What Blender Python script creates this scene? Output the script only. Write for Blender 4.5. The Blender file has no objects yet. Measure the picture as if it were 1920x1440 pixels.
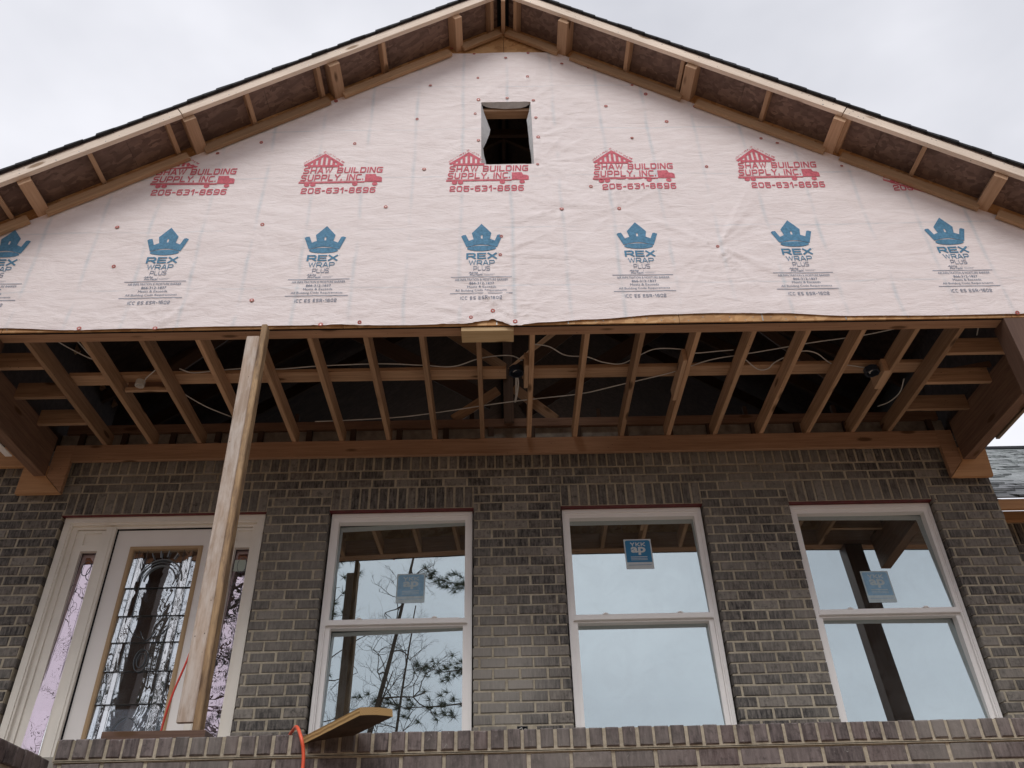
import bpy, bmesh, math, random
from mathutils import Vector, Matrix, noise
from mathutils.geometry import tessellate_polygon
R = random.Random(7)
S = bpy.context.scene
COL = S.collection

# ------------------------------------------------------------------ camera
PITCH, ROLL, YAW, FPX = 0.6134, -0.028594, 0.02106, 1553.0
cp, sp = math.cos(PITCH), math.sin(PITCH)
FW = Vector((math.sin(YAW)*cp, math.cos(YAW)*cp, sp))
RT0 = Vector((math.cos(YAW), -math.sin(YAW), 0)); UP0 = RT0.cross(FW)
cr, sr = math.cos(ROLL), math.sin(ROLL)
RT = cr*RT0 + sr*UP0; UP = -sr*RT0 + cr*UP0
cam = bpy.data.cameras.new('camera'); camo = bpy.data.objects.new('camera', cam); COL.objects.link(camo)
M = Matrix.Identity(4)
for i in range(3):
    M[i][0] = RT[i]; M[i][1] = UP[i]; M[i][2] = -FW[i]
camo.matrix_world = M
cam.sensor_width = 36; cam.lens = FPX/1920*36; cam.clip_start = .05; cam.clip_end = 900
S.camera = camo
def project(p):
    p = Vector(p); d = p.dot(FW)
    if d < .1: return (-9999, -9999, d)
    return (960+FPX*p.dot(RT)/d, 720-FPX*p.dot(UP)/d, d)

# ------------------------------------------------------------------ sky, sun, exposure
SUN_EL, SUN_AZ = 49, 194      # azimuth: sun stands behind the camera, a little to the left
W = bpy.data.worlds.new('World'); S.world = W; W.use_nodes = True
wn, wl = W.node_tree.nodes, W.node_tree.links
wn.clear()
out = wn.new('ShaderNodeOutputWorld'); bg = wn.new('ShaderNodeBackground'); bg.inputs['Strength'].default_value = .1
sky = wn.new('ShaderNodeTexSky'); sky.sky_type = 'NISHITA'; sky.sun_disc = False
sky.sun_elevation = math.radians(SUN_EL); sky.sun_rotation = math.radians(SUN_AZ)
tc = wn.new('ShaderNodeTexCoord'); mp = wn.new('ShaderNodeMapping'); mp.inputs['Scale'].default_value = (1, 1, 1.9)
nz = wn.new('ShaderNodeTexNoise'); nz.inputs['Scale'].default_value = 1.7; nz.inputs['Detail'].default_value = 5; nz.inputs['Roughness'].default_value = .5
rp = wn.new('ShaderNodeValToRGB'); rp.color_ramp.elements[0].position = .34; rp.color_ramp.elements[1].position = .66
rp.color_ramp.elements[0].color = (5.7, 5.8, 6.3, 1); rp.color_ramp.elements[1].color = (8.9, 8.9, 9.4, 1)
mx = wn.new('ShaderNodeMixRGB'); mx.inputs[0].default_value = .93
wl.new(tc.outputs['Generated'], mp.inputs[0]); wl.new(mp.outputs[0], nz.inputs['Vector']); wl.new(nz.outputs['Fac'], rp.inputs[0])
wl.new(sky.outputs[0], mx.inputs[1]); wl.new(rp.outputs[0], mx.inputs[2]); wl.new(mx.outputs[0], bg.inputs['Color']); wl.new(bg.outputs[0], out.inputs[0])
sl = bpy.data.lights.new('sun', 'SUN'); sl.energy = 1.5; sl.angle = math.radians(25); sl.color = (1, .97, .93)
so = bpy.data.objects.new('sun', sl); COL.objects.link(so)
az = math.radians(SUN_AZ); el = math.radians(SUN_EL)
sd = Vector((math.sin(az)*math.cos(el), math.cos(az)*math.cos(el), math.sin(el)))
so.rotation_euler = sd.to_track_quat('Z', 'Y').to_euler()
S.view_settings.view_transform = 'Standard'; S.view_settings.look = 'None'; S.view_settings.exposure = 0.22; S.view_settings.gamma = 1
S.render.resolution_x = 1024; S.render.resolution_y = 768
S.render.engine = 'CYCLES'
S.cycles.max_bounces = 8; S.cycles.transparent_max_bounces = 12

# ------------------------------------------------------------------ materials
def newmat(name):
    m = bpy.data.materials.new(name); m.use_nodes = True
    n, l = m.node_tree.nodes, m.node_tree.links
    b = n['Principled BSDF']
    return m, n, l, b
def sock(n, l, t, **kw):
    x = n.new(t)
    for k, v in kw.items():
        if hasattr(x, k): setattr(x, k, v)
    return x
def ramp(n, l, src, stops):
    r = n.new('ShaderNodeValToRGB'); e = r.color_ramp.elements
    while len(e) < len(stops): e.new(.5)
    for i, (p, c) in enumerate(stops):
        e[i].position = p; e[i].color = (*c, 1) if len(c) == 3 else c
    l.new(src, r.inputs[0]); return r.outputs[0]
def noi(n, l, vec, scale, detail=4, rough=.55, dist=0):
    x = n.new('ShaderNodeTexNoise'); x.inputs['Scale'].default_value = scale; x.inputs['Detail'].default_value = detail
    x.inputs['Roughness'].default_value = rough; x.inputs['Distortion'].default_value = dist
    if vec is not None: l.new(vec, x.inputs['Vector'])
    return x.outputs['Fac']
def mapping(n, l, vec, scale, loc=None):
    m = n.new('ShaderNodeMapping'); m.inputs['Scale'].default_value = scale
    l.new(vec, m.inputs[0])
    if loc is not None: l.new(loc, m.inputs['Location'])
    return m.outputs[0]
def mixc(n, l, fac, a, b, mode='MIX'):
    x = n.new('ShaderNodeMixRGB'); x.blend_type = mode
    for s, v in ((x.inputs[0], fac), (x.inputs[1], a), (x.inputs[2], b)):
        if isinstance(v, (int, float)): s.default_value = v
        elif isinstance(v, tuple): s.default_value = (*v, 1)
        else: l.new(v, s)
    return x.outputs[0]
def mth(n, l, op, a, b=None):
    x = n.new('ShaderNodeMath'); x.operation = op
    for s, v in ((x.inputs[0], a), (x.inputs[1], b)):
        if v is None: continue
        if isinstance(v, (int, float)): s.default_value = v
        else: l.new(v, s)
    return x.outputs[0]
def bump(n, l, b, h, strength=.3, dist=.01):
    x = n.new('ShaderNodeBump'); x.inputs['Strength'].default_value = strength; x.inputs['Distance'].default_value = dist
    l.new(h, x.inputs['Height']); l.new(x.outputs[0], b.inputs['Normal']); return x

def wood(name, c1, c2, knot=(.09, .045, .02), var=.35, rough=.75, weather=None, dots=False, grain=1.0):
    m, n, l, b = newmat(name)
    tc = n.new('ShaderNodeTexCoord'); oi = n.new('ShaderNodeObjectInfo')
    cmb = n.new('ShaderNodeCombineXYZ')
    l.new(mth(n, l, 'MULTIPLY', oi.outputs['Random'], 37.), cmb.inputs[0]); l.new(mth(n, l, 'MULTIPLY', oi.outputs['Random'], 11.), cmb.inputs[1]); l.new(mth(n, l, 'MULTIPLY', oi.outputs['Random'], 5.), cmb.inputs[2])
    add = n.new('ShaderNodeVectorMath'); add.operation = 'ADD'; l.new(tc.outputs['Object'], add.inputs[0]); l.new(cmb.outputs[0], add.inputs[1])
    v = add.outputs[0]
    g1 = noi(n, l, mapping(n, l, v, (1.1, 26, 26)), 1.6, 4, .6, 1.2)
    g2 = noi(n, l, mapping(n, l, v, (4, 120, 120)), 1.0, 2, .6)
    base = ramp(n, l, g1, [(.32, c1), (.68, c2)])
    base = mixc(n, l, mth(n, l, 'MULTIPLY', g2, .35*grain), base, tuple(x*.55 for x in c1))
    vo = n.new('ShaderNodeTexVoronoi'); vo.feature = 'F1'; vo.inputs['Scale'].default_value = 1.0; l.new(mapping(n, l, v, (2.1, 7, 7)), vo.inputs['Vector'])
    kf = ramp(n, l, vo.outputs['Distance'], [(.10, (1, 1, 1)), (.17, (0, 0, 0))])
    base = mixc(n, l, mth(n, l, 'MULTIPLY', kf, .85), base, knot)
    big = noi(n, l, mapping(n, l, v, (1.3, 3, 3)), 1.1, 3)
    rv = mth(n, l, 'ADD', mth(n, l, 'MULTIPLY', oi.outputs['Random'], var), 1-var*.5)
    rv = mth(n, l, 'MULTIPLY', rv, mth(n, l, 'ADD', mth(n, l, 'MULTIPLY', big, .5), .75))
    hsv = n.new('ShaderNodeHueSaturation'); l.new(base, hsv.inputs['Color']); l.new(rv, hsv.inputs['Value'])
    c = hsv.outputs[0]
    if weather:
        wf = ramp(n, l, noi(n, l, mapping(n, l, v, (2.2, 9, 9)), 2.2, 6, .65), [(.42, (0, 0, 0)), (.62, (1, 1, 1))])
        c = mixc(n, l, mth(n, l, 'MULTIPLY', wf, weather[1]), c, weather[0])
        cr_ = ramp(n, l, noi(n, l, mapping(n, l, v, (3, 60, 60)), 1.3, 5, .7), [(.28, (1, 1, 1)), (.36, (0, 0, 0))])
        c = mixc(n, l, mth(n, l, 'MULTIPLY', cr_, .7), c, (.09, .075, .06))
    if dots:
        vd = n.new('ShaderNodeTexVoronoi'); vd.inputs['Scale'].default_value = 1; l.new(mapping(n, l, v, (14, 26, 26)), vd.inputs['Vector'])
        df = ramp(n, l, vd.outputs['Distance'], [(.055, (1, 1, 1)), (.08, (0, 0, 0))])
        sel = ramp(n, l, noi(n, l, mapping(n, l, v, (4, 4, 4)), 1.0, 1), [(.5, (0, 0, 0)), (.52, (1, 1, 1))])
        c = mixc(n, l, mth(n, l, 'MULTIPLY', df, sel), c, (.05, .035, .03))
    l.new(c, b.inputs['Base Color']); b.inputs['Roughness'].default_value = rough
    b.inputs['Specular IOR Level'].default_value = .25
    bump(n, l, b, mth(n, l, 'ADD', g2, mth(n, l, 'MULTIPLY', g1, .7)), .28, .003)
    return m
MW = {}
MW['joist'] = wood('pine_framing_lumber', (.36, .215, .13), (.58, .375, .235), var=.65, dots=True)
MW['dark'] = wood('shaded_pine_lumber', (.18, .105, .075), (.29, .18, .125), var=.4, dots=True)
MW['attic'] = wood('attic_shade_lumber', (.085, .055, .04), (.125, .08, .06), var=.4)  # darker copy of the framing lumber, attic gloom put into its colour
MW['beam'] = wood('pine_beam', (.34, .19, .115), (.49, .30, .19), var=.25, dots=True)
MW['pad'] = wood('pine_trim_board', (.56, .30, .15), (.68, .40, .21), var=.2)
MW['fascia'] = wood('pale_fascia_lumber', (.84, .70, .58), (.94, .81, .69), var=.18, dots=True, knot=(.25, .15, .08))
MW['nailer'] = wood('weathered_rake_lumber', (.40, .255, .15), (.52, .35, .22), var=.35)
MW['look'] = wood('lookout_lumber', (.46, .29, .18), (.58, .39, .26), var=.3)
MW['posta'] = wood('weathered_post_lumber', (.42, .32, .25), (.56, .45, .37), knot=(.06, .04, .03), var=.05, weather=((.66, .61, .57), .6), dots=True)
MW['postb'] = wood('yellow_post_lumber', (.34, .22, .12), (.56, .39, .23), var=.05, weather=((.17, .115, .08), .8), dots=True)
MW['base'] = wood('wet_dark_board', (.11, .062, .045), (.16, .095, .068), var=.1, rough=.5)
MW['plank'] = wood('treated_plank', (.36, .24, .10), (.50, .35, .16), var=.1)
MW['osb_trim'] = wood('pale_block', (.60, .43, .24), (.70, .53, .32), var=.1)

def osb(name, c1, c2, c3):
    m, n, l, b = newmat(name)
    g = n.new('ShaderNodeNewGeometry')
    r1 = n.new('ShaderNodeVectorRotate'); r1.rotation_type = 'Y_AXIS'; l.new(g.outputs['Position'], r1.inputs[0]); r1.inputs['Angle'].default_value = .5
    dn = noi(n, l, g.outputs['Position'], 9, 2)
    mpv = mapping(n, l, r1.outputs[0], (14, 34, 24))
    sh = n.new('ShaderNodeVectorMath'); sh.operation = 'ADD'; l.new(mpv, sh.inputs[0])
    cx = n.new('ShaderNodeCombineXYZ'); l.new(mth(n, l, 'MULTIPLY', dn, 5.), cx.inputs[0]); l.new(mth(n, l, 'MULTIPLY', dn, -4.), cx.inputs[1]); l.new(cx.outputs[0], sh.inputs[1])
    v = n.new('ShaderNodeTexVoronoi'); v.inputs['Scale'].default_value = 1; l.new(sh.outputs[0], v.inputs['Vector'])
    sx = n.new('ShaderNodeSeparateColor'); l.new(v.outputs['Color'], sx.inputs[0])
    c = ramp(n, l, sx.outputs[0], [(0, c1), (.5, c2), (1, c3)])
    big = noi(n, l, g.outputs['Position'], 3.2, 3)
    c = mixc(n, l, ramp(n, l, big, [(.35, (0, 0, 0)), (.7, (.55, .55, .55))]), c, tuple(x*.6 for x in c1))
    l.new(c, b.inputs['Base Color']); b.inputs['Roughness'].default_value = .8
    bump(n, l, b, sx.outputs[1], .3, .002)
    return m
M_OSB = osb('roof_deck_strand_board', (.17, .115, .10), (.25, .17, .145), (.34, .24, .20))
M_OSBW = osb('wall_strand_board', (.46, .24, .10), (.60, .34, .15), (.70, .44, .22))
M_OSBD = osb('shaded_strand_board', (.05, .035, .032), (.07, .05, .045), (.09, .065, .055))  # shaded copy of the deck board, attic darkness put into the colour

def brickmat(name, dark, light, red, eff=.5):
    m, n, l, b = newmat(name)
    g = n.new('ShaderNodeNewGeometry'); at = n.new('ShaderNodeAttribute'); at.attribute_name = 'tone'
    c = ramp(n, l, at.outputs['Fac'], [(0, dark), (.35, tuple(x*1.25 for x in dark)), (.6, red), (.85, light), (1, tuple(x*1.35 for x in light))])
    sc = noi(n, l, mapping(n, l, g.outputs['Position'], (55, 30, 9)), 1.0, 4, .65)
    c = mixc(n, l, ramp(n, l, sc, [(.35, (0, 0, 0)), (.75, (.75, .75, .75))]), c, tuple(x*2.0 for x in light))
    sp_ = noi(n, l, g.outputs['Position'], 28, 5, .7)
    c = mixc(n, l, ramp(n, l, sp_, [(.3, (.75, .75, .75)), (.5, (0, 0, 0))]), c, tuple(x*.6 for x in dark))
    sm = noi(n, l, mapping(n, l, g.outputs['Position'], (30, 30, 22)), 1.0, 5, .7, 1.5)
    c = mixc(n, l, ramp(n, l, sm, [(.63, (0, 0, 0)), (.74, (eff, eff, eff))]), c, (.36, .34, .32))
    hz = noi(n, l, g.outputs['Position'], 1.15, 3)
    c = mixc(n, l, ramp(n, l, hz, [(.46, (0, 0, 0)), (.66, (.55, .55, .55))]), c, (.27, .25, .225))
    if eff < .8:
        ds = n.new('ShaderNodeVectorMath'); ds.operation = 'DISTANCE'; l.new(g.outputs['Position'], ds.inputs[0]); ds.inputs[1].default_value = (.05, 6.3, 1.78)
        pf = mth(n, l, 'SUBTRACT', ramp(n, l, ds.outputs['Value'], [(.1, (1, 1, 1)), (.62, (0, 0, 0))]), mth(n, l, 'MULTIPLY', sp_, .55))
        pf = mth(n, l, 'MULTIPLY', mth(n, l, 'MAXIMUM', pf, 0.), .95); c = mixc(n, l, pf, c, (.36, .335, .305))
    l.new(c, b.inputs['Base Color']); b.inputs['Roughness'].default_value = .88; b.inputs['Specular IOR Level'].default_value = .3
    bump(n, l, b, mth(n, l, 'ADD', sp_, mth(n, l, 'MULTIPLY', sc, .6)), .55, .004)
    return m
M_BR = brickmat('charcoal_brown_brick', (.036, .034, .036), (.175, .157, .14), (.098, .083, .074), .5)
M_BRP = brickmat('plum_brown_brick', (.060, .049, .049), (.135, .112, .108), (.098, .070, .067), .9)
def mortarmat(name, c1, c2):
    m, n, l, b = newmat(name); g = n.new('ShaderNodeNewGeometry')
    f = noi(n, l, g.outputs['Position'], 40, 5, .7); f2 = noi(n, l, g.outputs['Position'], 3, 3)
    c = ramp(n, l, mth(n, l, 'ADD', mth(n, l, 'MULTIPLY', f, .5), mth(n, l, 'MULTIPLY', f2, .5)), [(.35, c1), (.65, c2)])
    l.new(c, b.inputs['Base Color']); b.inputs['Roughness'].default_value = .95
    bump(n, l, b, f, .8, .006); return m
M_MO = mortarmat('tan_mortar', (.27, .232, .175), (.54, .475, .37))

def wrapmat():
    m, n, l, b = newmat('printed_house_wrap')
    g = n.new('ShaderNodeNewGeometry'); sx = n.new('ShaderNodeSeparateXYZ'); l.new(g.outputs['Position'], sx.inputs[0])
    wob = noi(n, l, g.outputs['Position'], 1.3, 2)
    def lines(coord, period, off, width):
        a = mth(n, l, 'ADD', coord, mth(n, l, 'MULTIPLY', wob, .06)); a = mth(n, l, 'ADD', a, off)
        a = mth(n, l, 'FRACT', mth(n, l, 'DIVIDE', a, period)); a = mth(n, l, 'ABSOLUTE', mth(n, l, 'SUBTRACT', a, .5))
        return ramp(n, l, a, [(0, (1, 1, 1)), (width, (0, 0, 0))])
    v1 = lines(sx.outputs[0], .4064, 40.27, .06); h1 = lines(sx.outputs[2], .61, 10.13, .022)
    pt = ramp(n, l, noi(n, l, g.outputs['Position'], 2.6, 4, .6), [(.38, (0, 0, 0)), (.62, (1, 1, 1))])
    f = mth(n, l, 'MULTIPLY', mth(n, l, 'ADD', mth(n, l, 'MULTIPLY', v1, .5), mth(n, l, 'MULTIPLY', h1, .4)), pt)
    mot = noi(n, l, mapping(n, l, g.outputs['Position'], (5, 5, 16)), 1.0, 5, .6)
    c = ramp(n, l, mot, [(.3, (.80, .715, .71)), (.7, (.875, .80, .80))])
    c = mixc(n, l, f, c, (.50, .575, .63))
    l.new(c, b.inputs['Base Color']); b.inputs['Roughness'].default_value = .6; b.inputs['Specular IOR Level'].default_value = .25
    w = noi(n, l, mapping(n, l, g.outputs['Position'], (16, 16, 55)), 1.0, 5, .62, .8)
    w2 = noi(n, l, g.outputs['Position'], 150, 2)
    w3 = noi(n, l, mapping(n, l, g.outputs['Position'], (4, 4, 11)), 1.0, 3, .5, 1.0)
    bump(n, l, b, mth(n, l, 'ADD', mth(n, l, 'ADD', w, mth(n, l, 'MULTIPLY', w2, .12)), mth(n, l, 'MULTIPLY', w3, 2.2)), .6, .006)
    return m
M_WRAP = wrapmat()
def flat(name, c, rough=.6, spec=.3, metal=0, noise_amt=.12, nscale=8, bumps=0):
    m, n, l, b = newmat(name)
    g = n.new('ShaderNodeNewGeometry'); f = noi(n, l, g.outputs['Position'], nscale, 5, .6)
    a = tuple(max(0, x*(1-noise_amt)) for x in c); z = tuple(min(1, x*(1+noise_amt)) for x in c)
    l.new(ramp(n, l, f, [(.3, a), (.7, z)]), b.inputs['Base Color'])
    b.inputs['Roughness'].default_value = rough; b.inputs['Specular IOR Level'].default_value = spec; b.inputs['Metallic'].default_value = metal
    if bumps: bump(n, l, b, f, bumps, .004)
    return m
M_RED = flat('red_print', (.62, .15, .19), .7, .2, 0, .25, 60)
M_BLUE = flat('blue_print', (.10, .245, .385), .7, .2, 0, .25, 60)
M_NAVY = flat('dark_blue_print', (.17, .22, .31), .7, .2, 0, .2, 60)
M_TACK = flat('red_plastic_cap', (.45, .10, .08), .5, .4)
M_STEEL = flat('nail_steel', (.35, .34, .33), .45, .5, .6)
M_WHITE = flat('window_vinyl', (.93, .90, .89), .45, .4, 0, .03, 2)
M_CREAM = flat('primed_door_wood', (.86, .81, .74), .55, .35, 0, .06, 3)
M_SLAB = flat('primed_door_slab', (.92, .88, .86), .5, .35, 0, .03, 2)
M_TAN = flat('tan_glazing_frame', (.48, .33, .19), .5, .4, 0, .06, 4)
M_LINTEL = flat('oxide_red_steel', (.13, .022, .024), .55, .4, 0, .3, 14)
M_CAME = flat('dark_lead_came', (.12, .13, .14), .35, .5, .7)
M_CAMEL = flat('zinc_came', (.32, .34, .36), .3, .5, .8)
M_CABLE = flat('white_cable_jacket', (.62, .60, .57), .5, .4)
M_BOX = flat('blue_black_plastic', (.02, .028, .045), .5, .4)
M_CORD = flat('orange_cord_jacket', (.85, .13, .06), .4, .5)
M_CORDR = flat('red_cord_jacket', (.60, .06, .04), .45, .4)
M_INS = flat('grey_insulation', (.34, .31, .28), .95, .1, 0, .35, 12, .8)
M_CONC = flat('porch_concrete', (.30, .28, .25), .9, .2, 0, .2, 5, .3)
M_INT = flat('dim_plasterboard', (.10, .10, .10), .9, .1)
M_BLACK = flat('black_strip', (.015, .015, .018), .9, .1)
M_STK_B = flat('sticker_blue', (.02, .19, .40), .4, .4, 0, .05)
M_STK_W = flat('sticker_white', (.60, .64, .66), .4, .4, 0, .05)
M_NOTE = flat('pale_green_paper', (.42, .47, .42), .6, .3, 0, .05)
def flapmat():
    m, n, l, b = newmat('wrap_backside'); g = n.new('ShaderNodeNewGeometry')
    f = noi(n, l, g.outputs['Position'], 20, 4, .6)
    l.new(ramp(n, l, f, [(.3, (.55, .56, .58)), (.7, (.68, .69, .71))]), b.inputs['Base Color']); b.inputs['Roughness'].default_value = .7
    bump(n, l, b, f, .4, .006); return m
M_FLAP = flapmat()
def shinglemat(name, c1, c2, rough, spec=.5):
    m, n, l, b = newmat(name); g = n.new('ShaderNodeNewGeometry')
    f = noi(n, l, g.outputs['Position'], 170, 3, .8); f2 = noi(n, l, mapping(n, l, g.outputs['Position'], (4, 9, 9)), 1.0, 3)
    c = ramp(n, l, f, [(.3, c1), (.7, c2)]); c = mixc(n, l, mth(n, l, 'MULTIPLY', f2, .5), c, tuple(x*.5 for x in c1))
    l.new(c, b.inputs['Base Color']); b.inputs['Roughness'].default_value = rough; b.inputs['Specular IOR Level'].default_value = spec
    bump(n, l, b, f, .6, .003); return m
M_SH = shinglemat('charcoal_shingle', (.02, .022, .028), (.05, .052, .06), .85)
M_SHW = shinglemat('wet_grey_shingle', (.10, .12, .11), (.22, .25, .235), .38, .9)
_n, _l = M_SHW.node_tree.nodes, M_SHW.node_tree.links; _g = _n.new('ShaderNodeNewGeometry')
_c = ramp(_n, _l, noi(_n, _l, mapping(_n, _l, _g.outputs['Position'], (5, 26, 2)), 1.0, 3, .7, .5), [(.42, (.025, .032, .032)), (.58, (.26, .29, .285))]); _l.new(_c, _n['Principled BSDF'].inputs['Base Color'])  # wet highlights painted into the base colour as pale streaks
def glassmat(name, fac, tint, through, bumpy=0, bscale=12, dist=.02, streak=False):
    m = bpy.data.materials.new(name); m.use_nodes = True; n, l = m.node_tree.nodes, m.node_tree.links; n.clear()
    o = n.new('ShaderNodeOutputMaterial'); mxs = n.new('ShaderNodeMixShader'); t = n.new('ShaderNodeBsdfTransparent'); gl = n.new('ShaderNodeBsdfGlossy')
    t.inputs[0].default_value = (*through, 1); gl.inputs['Color'].default_value = (*tint, 1); gl.inputs['Roughness'].default_value = 0.0
    lw = n.new('ShaderNodeLayerWeight'); lw.inputs[0].default_value = .35
    l.new(mth(n, l, 'ADD', fac, mth(n, l, 'MULTIPLY', lw.outputs['Fresnel'], .35)), mxs.inputs[0])
    l.new(t.outputs[0], mxs.inputs[1]); l.new(gl.outputs[0], mxs.inputs[2])
    df = n.new('ShaderNodeBsdfDiffuse'); df.inputs[0].default_value = (.5, .5, .5, 1); md = n.new('ShaderNodeMixShader'); gd = n.new('ShaderNodeNewGeometry')
    dn = mth(n, l, 'MULTIPLY', ramp(n, l, noi(n, l, gd.outputs['Position'], 3.5, 6, .75, .8), [(.45, (0, 0, 0)), (.8, (1, 1, 1))]), .09)
    l.new(mth(n, l, 'ADD', dn, .012), md.inputs[0]); l.new(mxs.outputs[0], md.inputs[1]); l.new(df.outputs[0], md.inputs[2]); l.new(md.outputs[0], o.inputs[0])
    if bumpy:
        g = n.new('ShaderNodeNewGeometry'); x = n.new('ShaderNodeBump'); x.inputs['Strength'].default_value = bumpy; x.inputs['Distance'].default_value = dist
        sc = (bscale, bscale, bscale*(.35 if streak else 1))
        h = noi(n, l, mapping(n, l, g.outputs['Position'], sc), 1.0, 3, .6, 1.4 if not streak else .6)
        l.new(h, x.inputs['Height']); l.new(x.outputs[0], gl.inputs['Normal']); l.new(x.outputs[0], lw.inputs['Normal'])
    return m
M_GL = glassmat('coated_window_glass', .51, (.84, .94, .965), (.45, .5, .5))
M_GLD = glassmat('bevelled_door_glass', .55, (.93, .97, 1.0), (.45, .47, .5), .05, 4, .02, True)
M_GLB = glassmat('bevel_strip_glass', .6, (1.0, 1.0, 1.0), (.45, .47, .5), .12, 7, .01, True)
M_GLP = glassmat('pink_filmed_glass', .55, (1.0, .84, .93), (.4, .35, .4), .03, 3, .02)

# ------------------------------------------------------------------ object helpers
WM = {}
def link(o, parent=None, mw=None):
    COL.objects.link(o); mw = mw or Matrix.Identity(4); WM[o] = mw
    if parent is not None:
        o.parent = parent; o.matrix_parent_inverse = WM[parent].inverted()
    o.matrix_basis = mw
    return o
def tag(o, label=None, cat=None, group=None, kind=None):
    for k, v in (('label', label), ('category', cat), ('group', group), ('kind', kind)):
        if v: o[k] = v
    return o
def thing(name, label, cat, loc, group=None, kind=None):
    o = bpy.data.objects.new(name, None); o.empty_display_size = .2
    link(o, None, Matrix.Translation(loc)); return tag(o, label, cat, group, kind)
def obj(name, v, f, mat, parent=None, smooth=False, tone=None, mids=None):
    me = bpy.data.meshes.new(name); me.from_pydata([tuple(p) for p in v], [], f)
    for mm in (mat if isinstance(mat, (list, tuple)) else [mat]): me.materials.append(mm)
    if mids: me.polygons.foreach_set('material_index', mids)
    if smooth: me.polygons.foreach_set('use_smooth', [True]*len(me.polygons))
    if tone is not None:
        a = me.attributes.new('tone', 'FLOAT', 'POINT'); a.data.foreach_set('value', tone if isinstance(tone, list) else [tone]*len(v))
    me.update(); o = bpy.data.objects.new(name, me); return link(o, parent)
class MB:
    def __init__(s): s.v = []; s.f = []; s.t = []; s.m = []
    def add(s, v, f, tone=0., mi=0):
        k = len(s.v); s.v += [tuple(p) for p in v]; s.f += [tuple(i+k for i in q) for q in f]; s.t += [tone]*len(v); s.m += [mi]*len(f)
    def box(s, a, b, mi=0, tone=0.):
        x0, y0, z0 = a; x1, y1, z1 = b
        s.add([(x0,y0,z0),(x1,y0,z0),(x1,y1,z0),(x0,y1,z0),(x0,y0,z1),(x1,y0,z1),(x1,y1,z1),(x0,y1,z1)],
              [(0,3,2,1),(4,5,6,7),(0,1,5,4),(1,2,6,5),(2,3,7,6),(3,0,4,7)], tone, mi)
    def tube(s, pts, rad, sides=6, mi=0, cap=True):
        pts = [Vector(p) for p in pts]; n = len(pts); k = len(s.v)
        rad = rad if isinstance(rad, (list, tuple)) else [rad]*n
        prev = None
        for i, p in enumerate(pts):
            d = (pts[min(i+1, n-1)]-pts[max(i-1, 0)]).normalized()
            if prev is None: a = d.orthogonal().normalized()
            else:
                a = prev-d*prev.dot(d); a = a.normalized() if a.length > 1e-6 else d.orthogonal().normalized()
            prev = a; bb = d.cross(a)
            for j in range(sides):
                t = 2*math.pi*j/sides; s.v.append(tuple(p+(a*math.cos(t)+bb*math.sin(t))*rad[i])); s.t.append(0.)
        for i in range(n-1):
            for j in range(sides):
                j2 = (j+1) % sides; s.f.append((k+i*sides+j, k+i*sides+j2, k+(i+1)*sides+j2, k+(i+1)*sides+j)); s.m.append(mi)
        if cap:
            s.f.append(tuple(k+j for j in range(sides))[::-1]); s.m.append(mi); s.f.append(tuple(k+(n-1)*sides+j for j in range(sides))); s.m.append(mi)
    def build(s, name, mat, parent=None, smooth=False, tone=False):
        return obj(name, s.v, s.f, mat, parent, smooth, s.t if tone else None, s.m if isinstance(mat, (list, tuple)) else None)
def box(name, a, b, mat, parent=None):
    m = MB(); m.box(a, b); return m.build(name, mat, parent)
def lumber(name, p0, p1, w, h, mat, parent=None, up=(0, 0, 1), ch=.0025, warp=0):
    """a board of real thickness with eased edges; its grain runs along local X"""
    p0, p1 = Vector(p0), Vector(p1); L = (p1-p0).length; x = (p1-p0).normalized(); u = Vector(up); z = (u-x*u.dot(x)).normalized(); y = z.cross(x)
    prof = [(-w/2+ch, -h/2), (w/2-ch, -h/2), (w/2, -h/2+ch), (w/2, h/2-ch), (w/2-ch, h/2), (-w/2+ch, h/2), (-w/2, h/2-ch), (-w/2, -h/2+ch)]
    v = []; f = []; ns = 2 if not warp else 6
    for i in range(ns):
        t = i/(ns-1); dz = warp*math.sin(math.pi*t)
        v += [(L*(t-.5), a+dz*.4, b+dz) for a, b in prof]
    for i in range(ns-1):
        for j in range(8): f.append((i*8+j, i*8+(j+1) % 8, (i+1)*8+(j+1) % 8, (i+1)*8+j))
    f.append(tuple(range(8))[::-1]); f.append(tuple((ns-1)*8+j for j in range(8)))
    me = bpy.data.meshes.new(name); me.from_pydata(v, [], f); me.materials.append(mat)
    o = bpy.data.objects.new(name, me); c = (p0+p1)/2
    mw = Matrix(((x[0], y[0], z[0], c[0]), (x[1], y[1], z[1], c[1]), (x[2], y[2], z[2], c[2]), (0, 0, 0, 1)))
    return link(o, parent, mw)

# ------------------------------------------------------------------ geometry constants (camera at the origin, metres)
YB = 6.300     # face of the brick wall
YG = 6.385     # glass
YF = 4.645     # house wrap on the gable
CX = .11       # ridge line
SL = .667      # roof slope
def rz(x, apex): return apex-SL*abs(x-CX)
GZ = -1.62     # ground

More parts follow.
